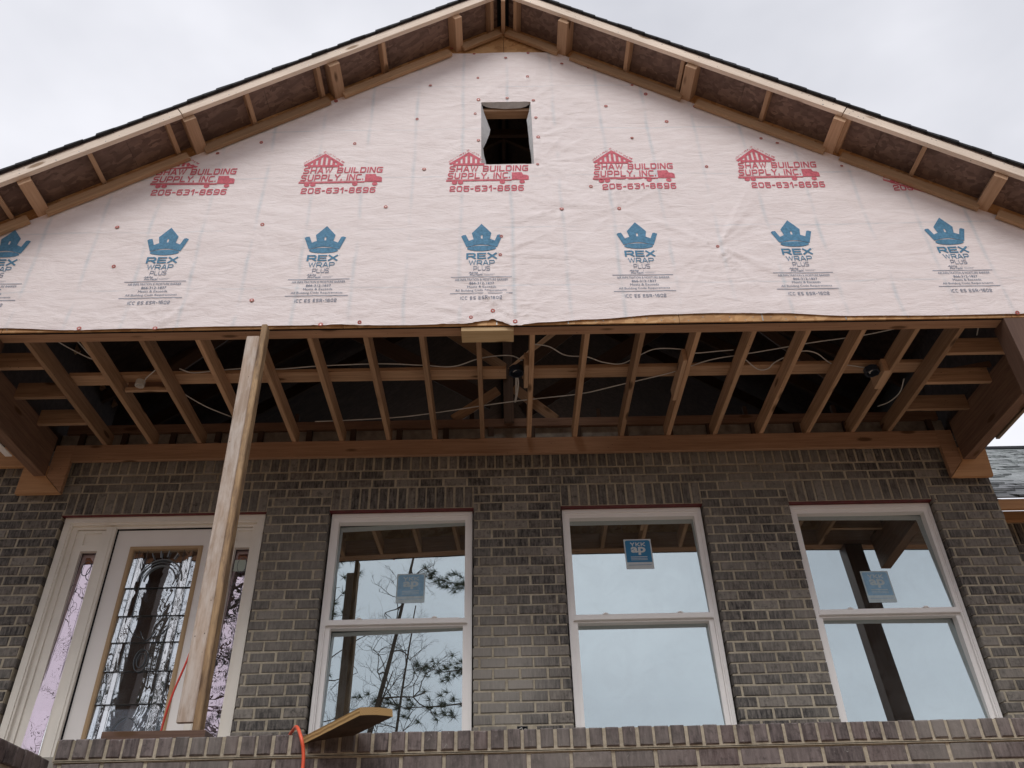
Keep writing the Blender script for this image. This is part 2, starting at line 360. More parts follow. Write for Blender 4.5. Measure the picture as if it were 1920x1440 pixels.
# ------------------------------------------------------------------ ground
def ground():
    v = []; f = []; xs = [-400, -120, -50, -25, -14, -9, -6, -4, -2, 0, 2, 4, 6, 9, 14, 25, 50, 120, 400]; ys = [-400, -150, -70, -40, -25, -16, -11, -8, -5, -3, -1, 1, 3, 5, 8, 12, 20, 40, 100, 400]
    for y in ys:
        for x in xs: v.append((x, y, GZ+.12*noise.noise(Vector((x*.2, y*.2, 0))) - (.02*max(0, -y-8) if y > -70 else 1.2)))
    n = len(xs)
    for j in range(len(ys)-1):
        for i in range(n-1): f.append((j*n+i, j*n+i+1, (j+1)*n+i+1, (j+1)*n+i))
    m, nn, l, b = newmat('bare_clay_ground'); g = nn.new('ShaderNodeNewGeometry')
    c = ramp(nn, l, noi(nn, l, g.outputs['Position'], .7, 6, .65), [(.3, (.27, .175, .12)), (.55, (.36, .25, .175)), (.75, (.25, .22, .15))])
    l.new(c, b.inputs['Base Color']); b.inputs['Roughness'].default_value = .95
    bump(nn, l, b, noi(nn, l, g.outputs['Position'], 9, 5, .7), .6, .03)
    o = obj('ground', v, f, m, None, True); o['kind'] = 'structure'
ground()

# ------------------------------------------------------------------ the house
house = thing('brick_house', 'dark brick house under construction with printed white gable wrap and open porch ceiling', 'house', (CX, 6.3, GZ))

# ---- bricks
def brick_geo(u0, u1, z0, z1, depth, fr, rnd=R):
    """fr(u, z, n) maps wall coordinates to the world, n points out of the wall"""
    j = lambda a: rnd.uniform(-a, a)
    u0 += j(.0026); u1 += j(.0026); z0 += j(.0018); z1 += j(.0018); pr = j(.0022)
    c = .0055; t = j(.0012)
    v = [fr(u0, z0, -depth), fr(u1, z0, -depth), fr(u1, z1, -depth), fr(u0, z1, -depth),
         fr(u0, z0+j(.001), pr-c), fr(u1, z0+j(.001), pr-c), fr(u1, z1+j(.001), pr-c), fr(u0, z1+j(.001), pr-c),
         fr(u0+c+j(.002), z0+c+j(.002), pr+t), fr(u1-c+j(.002), z0+c+j(.002), pr-t), fr(u1-c+j(.002), z1-c+j(.002), pr-t), fr(u0+c+j(.002), z1-c+j(.002), pr+t)]
    f = [(8, 9, 10, 11), (4, 5, 9, 8), (5, 6, 10, 9), (6, 7, 11, 10), (7, 4, 8, 11), (0, 1, 5, 4), (1, 2, 6, 5), (2, 3, 7, 6), (3, 0, 4, 7)]
    return v, f
front = lambda y: (lambda u, z, n: (u, y-n, z))
def make_bricks(cells, fr, mat, parent, depth=.088, name='brick', limit=300, seen=lambda p: True):
    vis = []; rest = MB()
    for c in cells:
        p = project(fr((c[0]+c[1])/2, (c[2]+c[3])/2, 0)); iv = -25 < p[0] < 1945 and -20 < p[1] < 1455 and seen(p)
        vis.append((p[2] if iv else 999, c))
    vis.sort(key=lambda t: t[0]); k = 0
    for d, c in vis:
        tone = R.random()**1.15
        v, f = brick_geo(c[0], c[1], c[2], c[3], depth, fr)
        if d < 900 and k < limit: obj(name, v, f, mat, parent, tone=tone); k += 1
        else: rest.add(v, f, tone)
    if rest.v:
        o = rest.build(name, mat, parent, tone=True); o['kind'] = 'stuff'
    return k
JN = .0165
def course(x0, x1, z0, h, off, openings, out, pitch=.2045):
    """one course of a running bond from x0 to x1, cut at the openings"""
    segs = [(x0, x1)]
    for (a, b, c, d) in openings:
        if z0+h > c+.002 and z0 < d-.002:
            ns = []
            for s, e in segs:
                if b <= s or a >= e: ns.append((s, e)); continue
                if a-s > .03: ns.append((s, a))
                if e-b > .03: ns.append((b, e))
            segs = ns
    for s, e in segs:
        k = math.floor((s-off)/pitch); x = off+k*pitch
        while x < e:
            a, b = max(x, s), min(x+pitch, e)
            if b-a > .028:
                out.append((a+(JN/2 if a > s+1e-4 else .001), b-(JN/2 if b < e-1e-4 else .001), z0+.0062, z0+h-.0062))
            x += pitch
CH = .0813
BRX0, BRX1 = -5.4, 4.235
OPEN = [(-3.645, -1.955, .9, 3.172), (-1.425, -.222, 1.20, 3.172), (.515, 1.712, 1.20, 3.172), (2.447, 3.672, 1.20, 3.172)]
HEAD = [(a-.0, b+.0, 3.172, 3.378) for a, b, _, _ in OPEN]
wall = bpy.data.objects.new('brick_wall', None); link(wall, house)
cells = []; k = 0
for i in range(-32, 9):
    z0 = 3.134+CH*i
    if z0 > 3.53 or z0 < .8: continue
    course(BRX0, BRX1, z0, CH, .03+(.1022 if i % 2 else 0), OPEN+HEAD, cells)
    k += 1
hole = (.098, .176, 1.345, 1.42)    # the outlet box takes the place of part of a brick
cells = [c for c in cells if not (c[0] < hole[1] and c[1] > hole[0] and c[2] < hole[3]-.02 and c[3] > hole[2]+.02)]
cells += [(-.02+.03, .085, 1.352, 1.42), (.19, .24, 1.352, 1.42)] if False else []
make_bricks(cells, front(YB), M_BR, wall, seen=lambda p: p[1] < 1362)
sold = []
x = BRX0
while x < BRX1:
    sold.append((x+JN/2, x+CH-JN/2, 3.541+JN/2, 3.743)); x += CH
for (a, b, c, d) in HEAD:
    n_ = round((b-a)/CH); w = (b-a)/n_
    for i in range(n_): sold.append((a+i*w+JN/2, a+(i+1)*w-JN/2, c+.006, d-JN/2))
make_bricks(sold, front(YB), M_BR, wall, name='soldier_brick')
# mortar core, with a ragged face, cut round the openings
def mortar_grid(x0, x1, z0, z1, y, holes, thick, step=.03, amp=.0022):
    m = MB(); xs = set([x0, x1]); zs = set([z0, z1])
    for h in holes: xs |= {h[0], h[1]}; zs |= {h[2], h[3]}
    xs = sorted(q for q in xs if x0 <= q <= x1); zs = sorted(q for q in zs if z0 <= q <= z1)
    for i in range(len(xs)-1):
        for j in range(len(zs)-1):
            cx, cz = (xs[i]+xs[i+1])/2, (zs[j]+zs[j+1])/2
            if any(h[0] < cx < h[1] and h[2] < cz < h[3] for h in holes): continue
            m.box((xs[i], y, zs[j]), (xs[i+1], y+thick, zs[j+1]))
    return m
hs = [(a-.009, b+.009, c, 3.172) for a, b, c, d in OPEN]+[hole]
mortar_grid(BRX0, BRX1-.004, .6, 3.75, YB+.0065, hs, .080).build('mortar', M_MO, wall)
for a, b, c, d in OPEN:
    obj('steel_lintel', *(lambda m: (m.v, m.f))((lambda m: (m.box((a-.04, YB+.004, 3.163), (b+.04, YB+.105, 3.1705)), m.box((a-.04, YB+.098, 3.171), (b+.04, YB+.106, 3.26)), m)[2])(MB())), M_LINTEL, wall)
# backing so the inside of the house stays dark
bk = mortar_grid(-9, 4.22, -1.6, 4.0, YG+.14, [(a-.0, b+.0, c, d) for a, b, c, d in OPEN], .10)
bk.box((-4.3, 13.0, -1.6), (4.2, 13.1, 5)); bk.box((-9.1, YG+.2, -1.6), (-9, 13, 3.3)); bk.box((4.12, YG+.2, -1.6), (4.22, 13, 4.9)); bk.box((-4.3, 7.2, 3.37), (-4.2, 13, 4.9)); bk.box((-9, YG+.2, .75), (4.11, 13, .85)); bk.box((-9, YG+.2, 3.30), (4.11, 13, 3.36))
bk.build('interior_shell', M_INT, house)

# ---- windows (set in the brick openings)
def ring(m, x0, x1, z0, z1, w, y0, y1, mi=0, wb=None, wt=None):
    wb = w if wb is None else wb; wt = w if wt is None else wt
    m.box((x0, y0, z0), (x0+w, y1, z1), mi); m.box((x1-w, y0, z0), (x1, y1, z1), mi)
    m.box((x0+w, y0, z1-wt), (x1-w, y1, z1), mi); m.box((x0+w, y0, z0), (x1-w, y1, z0+wb), mi)
def pane(name, x0, x1, z0, z1, y, mat, parent, tilt=0., yaw=0., th=.004, pv=None):
    """a glass sheet with thickness, leaning by tilt (about x) and yaw (about z)"""
    cx, cz = (x0+x1)/2, (z0+z1)/2
    px, pz = pv or (cx, cz)
    P = lambda x, z, d: (x, y+d-(z-pz)*math.tan(tilt)+(x-px)*math.tan(yaw), z)
    v = [P(x0, z0, 0), P(x1, z0, 0), P(x1, z1, 0), P(x0, z1, 0), P(x0, z0, th), P(x1, z0, th), P(x1, z1, th), P(x0, z1, th)]
    return obj(name, v, [(0, 1, 2, 3), (7, 6, 5, 4), (0, 4, 5, 1), (1, 5, 6, 2), (2, 6, 7, 3), (3, 7, 4, 0)], mat, parent)
TILT = math.radians(-3.4)
def window(x0, x1, label, yaw):
    w = bpy.data.objects.new('window', None); link(w, house); w['label'] = label
    z0, z1 = 1.215, 3.160; y0 = 6.352
    m = MB(); ring(m, x0, x1, z0, z1, .026, y0, y0+.10, 0, .03, .034); m.build('window_frame', M_WHITE, w)
    m = MB(); ring(m, x0+.0262, x1-.0262, z0+.0302, z1-.0342, .010, y0+.010, y0+.08, 0, .01, .016); m.build('frame_track', M_WHITE, w)
    zr = 2.235
    m = MB(); ring(m, x0+.036, x1-.036, zr-.026, z1-.050, .024, y0+.014, y0+.085, 0, .044, .022)
    m.box((x0+.044, y0+.008, zr-.024), (x1-.044, y0+.0135, zr+.006)); m.build('upper_sash', M_WHITE, w)
    m = MB(); ring(m, x0+.036, x1-.036, z0+.04, zr-.028, .036, y0+.036, y0+.105, 0, .05, .014); m.build('lower_sash', M_WHITE, w)
    pane('window_pane', x0+.058, x1-.058, zr+.012, z1-.070, y0+.056, M_GL, w, TILT, yaw)
    pane('window_pane', x0+.070, x1-.070, z0+.088, zr-.040, y0+.078, M_GL, w, TILT, yaw)
    for q in (.25, .75):
        c = x0+(x1-x0)*q; m = MB(); m.box((c-.022, y0+.008, zr+.0185), (c+.022, y0+.024, zr+.024)); m.box((c-.010, y0+.006, zr+.024), (c+.012, y0+.02, zr+.029)); m.build('sash_lock', M_WHITE, w)
    return w
w1 = window(-1.412, -.232, 'left tall white window with tree branches reflected in both sashes', math.radians(-2.0))
w2 = window(.525, 1.702, 'middle tall white window with dark blue sticker on its upper sash', 0.)
w3 = window(2.457, 3.662, 'right tall white window with a dark post reflected and a faded sticker', math.radians(1.0))

# ---- text to mesh helper
DG = None
def text_mesh(s, bold=.0, shear=0., sx=1., space=1.0):
    cu = bpy.data.curves.new('lettering', 'FONT'); cu.body = s; cu.offset = bold; cu.shear = shear; cu.space_character = space; cu.resolution_u = 3
    cu.align_x = 'LEFT'; o = bpy.data.objects.new('lettering', cu); COL.objects.link(o)
    dg = bpy.context.evaluated_depsgraph_get(); me = bpy.data.meshes.new_from_object(o.evaluated_get(dg))
    v = [(p.co.x*sx, p.co.y) for p in me.vertices]; f = [tuple(q.vertices) for q in me.polygons]
    bpy.data.objects.remove(o); bpy.data.curves.remove(cu); bpy.data.meshes.remove(me)
    x0 = min(p[0] for p in v); x1 = max(p[0] for p in v); y0 = min(p[1] for p in v); y1 = max(p[1] for p in v)
    return v, f, x0, x1, y0, y1
TC = {}
def text_fit(s, X0, X1, Z0, Z1, bold=.0, shear=0., space=1.0):
    """lettering scaled into the rectangle X0..X1, Z0..Z1: 2D verts and faces"""
    key = (s, bold, shear, space)
    if key not in TC: TC[key] = text_mesh(s, bold, shear, 1., space)
    v, f, a, b, c, d = TC[key]
    return [(X0+(p[0]-a)/(b-a)*(X1-X0), Z0+(p[1]-c)/(d-c)*(Z1-Z0)) for p in v], f
def poly2(outer, holes=()):
    loops = [[Vector((x, z, 0)) for x, z in outer]]+[[Vector((x, z, 0)) for x, z in h] for h in holes]
    tri = tessellate_polygon(loops); pts = [(p.x, p.y) for lp in loops for p in lp]
    return pts, [tuple(t) for t in tri]
def ell(cx, cz, rx, rz_, n=24, a0=0, a1=2*math.pi):
    return [(cx+rx*math.cos(a0+(a1-a0)*i/n), cz+rz_*math.sin(a0+(a1-a0)*i/n)) for i in range(n)]

# ---- a square-shouldered block alphabet drawn as strokes (each stroke a mitred ribbon)
_c = .16
def RR(x0=0, x1=1, z0=0, z1=1, c=_c): return [(x0+c, z0), (x1-c, z0), (x1, z0+c), (x1, z1-c), (x1-c, z1), (x0+c, z1), (x0, z1-c), (x0, z0+c), (x0+c, z0)]
G = {
 'A': (1, [[(0, 0), (.42, 1), (.58, 1), (1, 0)], [(.17, .30), (.83, .30)]]),
 'B': (1, [[(0, .5), (.88, .5)], [(.0, .0), (.84, 0), (1, _c), (1, .36), (.88, .5), (.97, .64), (.97, 1-_c), (.82, 1), (0, 1), (0, 0)]]),
 'C': (.95, [[(1, 0), (_c, 0), (0, _c), (0, 1-_c), (_c, 1), (1, 1)]]),
 'D': (1, [[(0, 0), (.8, 0), (1, .2), (1, .8), (.8, 1), (0, 1), (0, 0)]]),
 'E': (.95, [[(1, 0), (0, 0), (0, 1), (1, 1)], [(0, .5), (.92, .5)]]),
 'G': (1, [[(.55, .48), (1, .48), (1, 0), (_c, 0), (0, _c), (0, 1-_c), (_c, 1), (1, 1)]]),
 'H': (1, [[(0, 0), (0, 1)], [(1, 0), (1, 1)], [(0, .5), (1, .5)]]),
 'I': (.0, [[(0, 0), (0, 1)]]),
 'L': (.9, [[(0, 1), (0, 0), (1, 0)]]),
 'N': (1, [[(0, 0), (0, 1), (.12, 1), (.88, 0), (1, 0), (1, 1)]]),
 'P': (1, [[(0, 0), (0, 1), (1-_c, 1), (1, 1-_c), (1, .54), (1-_c, .38), (0, .38)]]),
 'R': (1, [[(0, 0), (0, 1), (1-_c, 1), (1, 1-_c), (1, .56), (1-_c, .42), (0, .42)], [(.55, .42), (1.02, 0)]]),
 'S': (1, [[(0, 0), (1-_c, 0), (1, _c), (1, .36), (1-_c, .5), (_c, .5), (0, .64), (0, 1-_c), (_c, 1), (1, 1)]]),
 'U': (1, [[(0, 1), (0, _c), (_c, 0), (1-_c, 0), (1, _c), (1, 1)]]),
 'W': (1.35, [[(0, 1), (.24, 0), (.5, .95), (.76, 0), (1, 1)]]),
 'X': (1, [[(0, 0), (1, 1)], [(0, 1), (1, 0)]]),
 'Y': (1, [[(0, 1), (.5, .45), (1, 1)], [(.5, .45), (.5, 0)]]),
 'K': (1, [[(0, 0), (0, 1)], [(1, 1), (.2, .5), (1, 0)]]),
 '0': (1, [RR()]), '1': (.45, [[(0, .72), (.6, 1), (1, 1), (1, 0)]]),
 '2': (1, [[(0, .74), (0, 1-_c), (_c, 1), (1-_c, 1), (1, 1-_c), (1, .62), (1-_c, .5), (_c, .42), (0, .28), (0, 0), (1, 0)]]),
 '3': (1, [[(.0, 1), (1-_c, 1), (1, 1-_c), (1, .62), (.86, .5), (1, .38), (1, _c), (1-_c, 0), (0, 0)], [(.3, .5), (.86, .5)]]),
 '5': (1, [[(.98, 1), (0, 1), (0, .54), (1-_c, .58), (1, .44), (1, _c), (1-_c, 0), (_c, 0), (0, .2)]]),
 '6': (1, [[(.95, 1), (_c, 1), (0, 1-_c), (0, _c), (_c, 0), (1-_c, 0), (1, _c), (1, .42), (1-_c, .56), (0, .56)]]),
 '8': (1, [RR(0, 1, 0, .5, .12), RR(.04, .96, .5, 1, .12)]),
 '9': (1, [[(.05, 0), (1-_c, 0), (1, _c), (1, 1-_c), (1-_c, 1), (_c, 1), (0, 1-_c), (0, .58), (_c, .44), (1, .44)]]),
 '-': (.45, [[(0, .46), (1, .46)]]), '.': (0, [[(0, 0), (0, .02)]]), ',': (0, [[(0, .06), (0, -.06)]]), ' ': (.3, []),
}
def ribbon(pts, t, closed):
    n_ = len(pts); L = []; Rr = []
    for i in range(n_):
        p = Vector(pts[i]); a = Vector(pts[i-1]) if i else (Vector(pts[-2]) if closed else None); b = Vector(pts[i+1]) if i < n_-1 else (Vector(pts[1]) if closed else None)
        d1 = (p-a).normalized() if a is not None else (b-p).normalized(); d2 = (b-p).normalized() if b is not None else d1
        n1 = Vector((-d1.y, d1.x)); n2 = Vector((-d2.y, d2.x)); mm = n1+n2; mm = mm.normalized() if mm.length > .05 else n1; k = min(1.7, 1/max(.35, mm.dot(n1)))
        e = Vector((0, 0))
        if not closed and i == 0: e = -d2*t*.5
        if not closed and i == n_-1: e = d1*t*.5
        L.append(tuple(p+e+mm*k*t/2)); Rr.append(tuple(p+e-mm*k*t/2))
    return L+Rr, [(i, i+1, n_+i+1, n_+i) for i in range(n_-1)]
def block(s, X0, X1, Z0, Z1, wt=.2, asp=1.25, shear=0., gap=.24):
    '''block lettering fitted into a rectangle; wt is the stroke over the letter height'''
    H = Z1-Z0; t = wt*H; adv = []; x = 0
    for ch in s:
        w = G[ch][0]*asp*(1-wt); adv.append((x, w)); x += w+wt+gap
    tot = x-gap; k = (X1-X0)/(tot*H); res_ = []
    for ch, (x, w) in zip(s, adv):
        for pts in G[ch][1]:
            q = [((x+wt/2+px*w)*H, (wt/2+pz*(1-wt))*H) for px, pz in pts]
            closed = q[0] == q[-1] and len(q) > 3
            v, f = ribbon(q, t, closed); res_.append(([(X0+(a+shear*b)*k, Z0+b) for a, b in v], f))
    return res_

# ---- window stickers
def sticker(parent, x0, x1, z0, z1, fy_, lean=.0, faded=False):
    m = MB(); H = z1-z0; Wd = x1-x0
    def put(v, f, d, mi): m.add([(x+(z-z0)*lean, fy_(x, z)-d, z) for x, z in v], f, 0, mi)
    rect = lambda a, b, c, d: ([(a, c), (b, c), (b, d), (a, d)], [(0, 1, 2, 3)])
    put(*rect(x0, x1, z0, z1), .0006, 1)
    r = .018; cor = [(x1-.01-r+r*math.cos(t), z1-.01-r+r*math.sin(t)) for t in (0, .4, .8, 1.2, 1.57)]+[(x0+.01+r-r*math.sin(t), z1-.01-r+r*math.cos(t)) for t in (0, .4, .8, 1.2, 1.57)]
    put(*poly2([(x0+.01, z0+H*.22), (x1-.01, z0+H*.22)]+cor), .0012, 0)
    cx = (x0+x1)/2
    [put(a, b, .0018+.0001*i_, 1) for i_, (a, b) in enumerate(block('YKK', cx-Wd*.27, cx+Wd*.27, z0+H*.755, z0+H*.89, .24, 1.1))]
    put(*text_fit('ap', cx-Wd*.27, cx+Wd*.27, z0+H*.46, z0+H*.735, .035), .0018, 1)
    for t, h in ((.385, .006), (.335, .004), (.29, .004)): put(*rect(cx-Wd*.30, cx+Wd*.30, z0+H*t, z0+H*t+h), .0018, 1)
    put(*rect(x0+.02, x1-.02, z0+H*.12, z0+H*.135), .0018, 0)
    return m.build('window_sticker', [M_STK_B if not faded else M_STK_F, M_STK_W if not faded else M_STK_FW], parent)
M_STK_F = flat('sticker_faded_blue', (.27, .47, .66), .4, .4, 0, .12, 30)
M_STK_FW = flat('sticker_faded_white', (.52, .62, .66), .4, .4, 0, .1, 30)
YP = 6.408
def on_pane(xa, xb, yaw):
    px, pz = (xa+xb)/2, (2.261+3.090)/2
    return lambda x, z: YP-.0012-(z-pz)*math.tan(TILT)+(x-px)*math.tan(yaw)
sticker(w2, 1.030, 1.258, 2.640, 2.908, on_pane(.525, 1.702, 0), .0)
sticker(w3, 2.930, 3.158, 2.308, 2.578, on_pane(2.457, 3.662, math.radians(1.0)), .0, True)
sticker(w1, -.842, -.612, 2.386, 2.636, on_pane(-1.412, -.232, math.radians(-2.0)), .0, True)

# ---- entry door with sidelights
door = bpy.data.objects.new('entry_door', None); link(door, house); door['label'] = 'white entry door with leaded glass and two sidelights'
Z0D, ZT = .965, 3.163
m = MB(); ring(m, -3.633, -1.967, Z0D, ZT, .052, 6.335, 6.375, 0, .01, .05); ring(m, -3.581, -2.019, Z0D, ZT-.05, .014, 6.345, 6.38, 0, .01, .014)
ring(m, -3.625, -1.975, Z0D, ZT-.004, .095, 6.3755, 6.47, 0, .01, .085); m.build('door_frame', M_CREAM, door)
for a in (-3.277, -2.318):
    m = MB(); m.box((a, 6.352, Z0D), (a+.077, 6.47, ZT-.0855)); m.box((a+.02, 6.345, Z0D), (a+.057, 6.3515, ZT-.0855)); m.build('mullion', M_CREAM, door)
def sidelight(x0, x1, gx0, gx1, gt):
    m = MB(); y = 6.392
    m.box((x0, y, Z0D+.02), (gx0, y+.045, 3.068)); m.box((gx1, y, Z0D+.02), (x1, y+.045, 3.068)); m.box((gx0, y, gt), (gx1, y+.045, gt+.055)); m.box((gx0, y, 3.045), (gx1, y+.045, 3.068))
    m.box((gx0, y+.012, gt+.055), (gx1, y+.045, 3.045)); m.box((gx0, y, Z0D+.02), (gx1, y+.045, Z0D+.2)); m.build('sidelight_frame', M_CREAM, door)
    pane('sidelight_glass', gx0, gx1, Z0D+.2, gt, y+.016, M_GLP, door, math.radians(-3.0), 0)
sidelight(-3.529, -3.278, -3.463, -3.327, 2.886)
sidelight(-2.240, -2.072, -2.189, -2.079, 2.892) if False else sidelight(-2.240, -2.0705, -2.196, -2.0725, 2.892)
m = MB(); y = 6.398; ring(m, -3.192, -2.325, Z0D+.02, 3.066, .137, y, y+.045, 0, .2, .15); m.build('door_slab', M_SLAB, door)
m = MB(); ring(m, -3.1995, -2.3185, Z0D+.01, 3.0765, .007, 6.384, 6.40, 0, .01, .010); m.build('weather_strip', M_BLACK, door)
m = MB(); ring(m, -3.057, -2.460, 1.185, 2.915, .034, y-.012, y+.02, 0, .034, .030); ring(m, -3.050, -2.467, 1.192, 2.908, .02, y-.017, y-.0121, 0, .02, .02); m.build('glass_surround', M_TAN, door)
gx0, gx1, gz0, gz1 = -3.023, -2.494, 1.22, 2.885; gy = y+.004
def dpane(name, a, b, c, d, mat, t=0., yw=0.): pane(name, a, b, c, d, gy, mat, door, math.radians(-3.0+t), math.radians(-1.5+yw), .004)
bx = [gx0, gx0+.045, gx0+.075, gx0+.115, gx1-.115, gx1-.075, gx1-.045, gx1]
bz = [gz0, 1.42, 1.66, 1.90, 2.12, 2.33, 2.56, gz1]
for i in range(7):
    for j in range(7):
        big = i == 3
        dpane('leaded_pane', bx[i]+.001, bx[i+1]-.001, bz[j]+.001, bz[j+1]-.001, M_GLD if big or i in (0, 6) else M_GLB, R.uniform(-.5, .5), 0 if big else R.uniform(-1.6, 1.6))
cm = MB(); cy = gy-.009
def came(pts, r=.0028): cm.tube([(x, cy, z) for x, z in pts], r, 6)
for q in bz[1:-1]: came([(gx0, q), (gx1, q)], .0018)
for q in (gx0+.045, gx0+.115, gx1-.115, gx1-.045): came([(q, gz0), (q, gz1)], .0018)
mcx = (gx0+gx1)/2+.0
for cx_, cz_, rx_, rz__ in ((mcx, 1.98, .052, .085), (mcx, 1.36, .04, .085), (mcx, 1.36, .025, .06), (mcx, 1.98, .03, .055)): came(ell(cx_, cz_, rx_, rz__, 28)+[(cx_+rx_, cz_)], .0035)
came([(mcx-.06+.12*i/10, 2.16-.02*math.sin(i/10*math.pi)*4+.05) for i in range(11)], .003)
for s_ in (-1, 1): came([(mcx+s_*(.05+.12*t), 2.16+.10*t*t) for t in [i/8 for i in range(9)]], .003); came([(mcx+s_*(.01+.10*t), 1.56-.12*t*t) for t in [i/8 for i in range(9)]], .003)
cm.build('leaded_came', M_CAME, door)
cm = MB()
for r_ in (.175, .150, .125): came([(mcx+r_*math.cos(t), 2.615+r_*1.05*math.sin(t)) for t in [math.pi*i/24 for i in range(25)]], .006 if r_ != .150 else .003)
for t in (1.15, 1.45, 1.72, 2.0): came([(mcx+.195*math.cos(t), 2.615+.205*math.sin(t)), (mcx+.25*math.cos(t), 2.615+.262*math.sin(t))], .005)
cm.build('bevelled_arch', M_CAMEL, door)
for (gx_0, gx_1) in ((-3.463, -3.327), (-2.196, -2.0725)):
    cm = MB(); cy = 6.400; mc = (gx_0+gx_1)/2
    r2 = random.Random(int(-gx_0*100))
    for q in (gx_0+.012, gx_1-.012): came([(q, 1.2), (q, 2.87)], .0015)
    came(ell(mc+.018, 2.74, .036, .065, 24)+[(mc+.054, 2.74)], .0035)
    for k in range(16):
        zc = r2.uniform(1.25, 2.65)
        if gx_0 < -3 and 1.95 < zc < 2.3: continue
        xc = r2.uniform(gx_0+.02, gx_1-.02); a = r2.uniform(0, 6.28); rr = r2.uniform(.012, .034)
        came([(min(gx_1-.004, max(gx_0+.004, xc+rr*math.cos(a+t)*1.1)), zc+rr*1.5*math.sin(a+t)) for t in [i*.45 for i in range(r2.randint(4, 12))]], r2.uniform(.0010, .0026))
    cm.build('pebbled_came', M_CAME, door)
box('paper_note', (-2.178, 6.398, 2.686), (-2.086, 6.3995, 2.785), M_NOTE, door)

# ---- wood on the wall: ledger, corner pads, plates
lumber('ledger_beam', (-3.69, 6.236, 3.7225), (3.872, 6.236, 3.7225), .038, .157, MW['beam'], house)
lumber('ledger_beam', (-5.4, 6.236, 3.70), (-4.062, 6.236, 3.70), .038, .20, MW['pad'], house)
def pad(pts, name='corner_board', mat=MW['pad'], y=6.215, th=.04, lab=None):
    n_ = len(pts); v = [(x, y, z) for x, z in pts]+[(x, y+th, z) for x, z in pts]
    f = [tuple(range(n_)), tuple(range(2*n_-1, n_-1, -1))]+[(i, i+n_, (i+1) % n_+n_, (i+1) % n_) for i in range(n_)]
    o = obj(name, v, f, mat, house); return o
pad([(-4.06, 3.338), (-3.687, 3.338), (-3.846, 3.497), (-3.846, 3.60), (-4.06, 3.60)])
pad([(-3.683, 3.340), (-3.683, 3.80), (-3.842, 3.80), (-3.842, 3.499)], mat=MW['beam'])
pad([(3.868, 3.338), (4.222, 3.338), (4.246, 3.62), (4.005, 3.62), (4.005, 3.49)])
pad([(3.864, 3.342), (4.001, 3.492), (4.001, 3.80), (3.864, 3.80)], mat=MW['beam'])
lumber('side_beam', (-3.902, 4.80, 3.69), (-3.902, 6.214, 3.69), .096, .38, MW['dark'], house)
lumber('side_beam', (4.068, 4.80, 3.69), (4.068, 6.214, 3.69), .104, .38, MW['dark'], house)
# ---- front beam and porch joists
lumber('front_beam', (-4.9, 4.727, 3.895), (4.85, 4.727, 3.895), .098, .19, MW['beam'], house)
jx = [(-3.43, -3.43), (-3.02, -3.03), (-2.60, -2.61), (-2.19, -2.20), (-1.785, -1.79), (-1.375, -1.375), (-.965, -.965), (-.555, -.56), (-.137, -.142), (.262, .268), (.667, .672), (1.078, 1.085), (1.492, 1.497), (1.905, 1.91), (2.31, 2.32), (2.725, 2.735), (3.125, 3.135), (3.46, 3.46)]
for a, b in jx:
    lumber('ceiling_joist', (a, 4.777, 3.872), (b, 6.30, 3.872), .038, .14, MW['joist'], house, warp=R.uniform(-.004, .004))
lumber('cross_brace', (-3.43, 5.462, 3.963), (.07, 5.462, 3.963), .135, .036, MW['joist'], house)
lumber('cross_brace', (.20, 5.462, 3.963), (3.47, 5.462, 3.963), .135, .036, MW['joist'], house)
for y in (5.09, 5.485, 5.88):
    lumber('blocking', (-3.853, y, 3.87), (-3.45, y, 3.87), .038, .14, MW['joist'], house)
    lumber('blocking', (3.48, y, 3.87), (4.015, y, 3.87), .038, .14, MW['joist'], house)
lumber('scrap_block', (.226, 5.155, 3.865), (.226, 5.46, 3.865), .034, .125, MW['look'], house)
lumber('scrap_block', (1.452, 5.12, 3.855), (1.457, 5.67, 3.855), .032, .11, MW['look'], house)
lumber('scrap_block', (3.10, 5.30, 3.86), (3.11, 5.55, 3.86), .06, .12, MW['look'], house)
lumber('scab_board', (-.257, 4.737, 3.779), (.122, 4.737, 3.779), .135, .037, MW['osb_trim'], house)['label'] = 'short pale board nailed under the front beam'
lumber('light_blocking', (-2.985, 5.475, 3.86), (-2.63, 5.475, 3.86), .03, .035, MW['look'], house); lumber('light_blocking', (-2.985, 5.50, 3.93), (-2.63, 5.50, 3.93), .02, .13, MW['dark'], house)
# attic framing seen between the joists
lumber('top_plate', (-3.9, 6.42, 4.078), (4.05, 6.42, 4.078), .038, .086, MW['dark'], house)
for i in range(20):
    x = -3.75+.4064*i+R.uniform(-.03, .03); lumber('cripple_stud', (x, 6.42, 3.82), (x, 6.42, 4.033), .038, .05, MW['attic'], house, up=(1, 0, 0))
box('attic_backing', (-4.0, 6.45, 3.75), (4.1, 6.47, 4.05), M_INS, house)
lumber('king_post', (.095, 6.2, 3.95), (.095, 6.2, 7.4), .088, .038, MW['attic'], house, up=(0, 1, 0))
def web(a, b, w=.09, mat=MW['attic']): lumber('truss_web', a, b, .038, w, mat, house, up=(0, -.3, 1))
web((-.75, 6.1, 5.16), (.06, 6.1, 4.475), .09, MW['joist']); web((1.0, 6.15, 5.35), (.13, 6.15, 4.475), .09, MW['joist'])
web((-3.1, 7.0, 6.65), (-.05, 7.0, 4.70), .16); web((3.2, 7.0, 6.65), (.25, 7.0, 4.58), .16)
web((.75, 5.6, 4.60), (.14, 5.6, 4.06), .09); web((-.42, 6.5, 4.18), (0, 6.5, 4.50), .09, MW['joist']); web((.15, 6.5, 4.53), (.54, 6.5, 4.16), .09, MW['joist'])
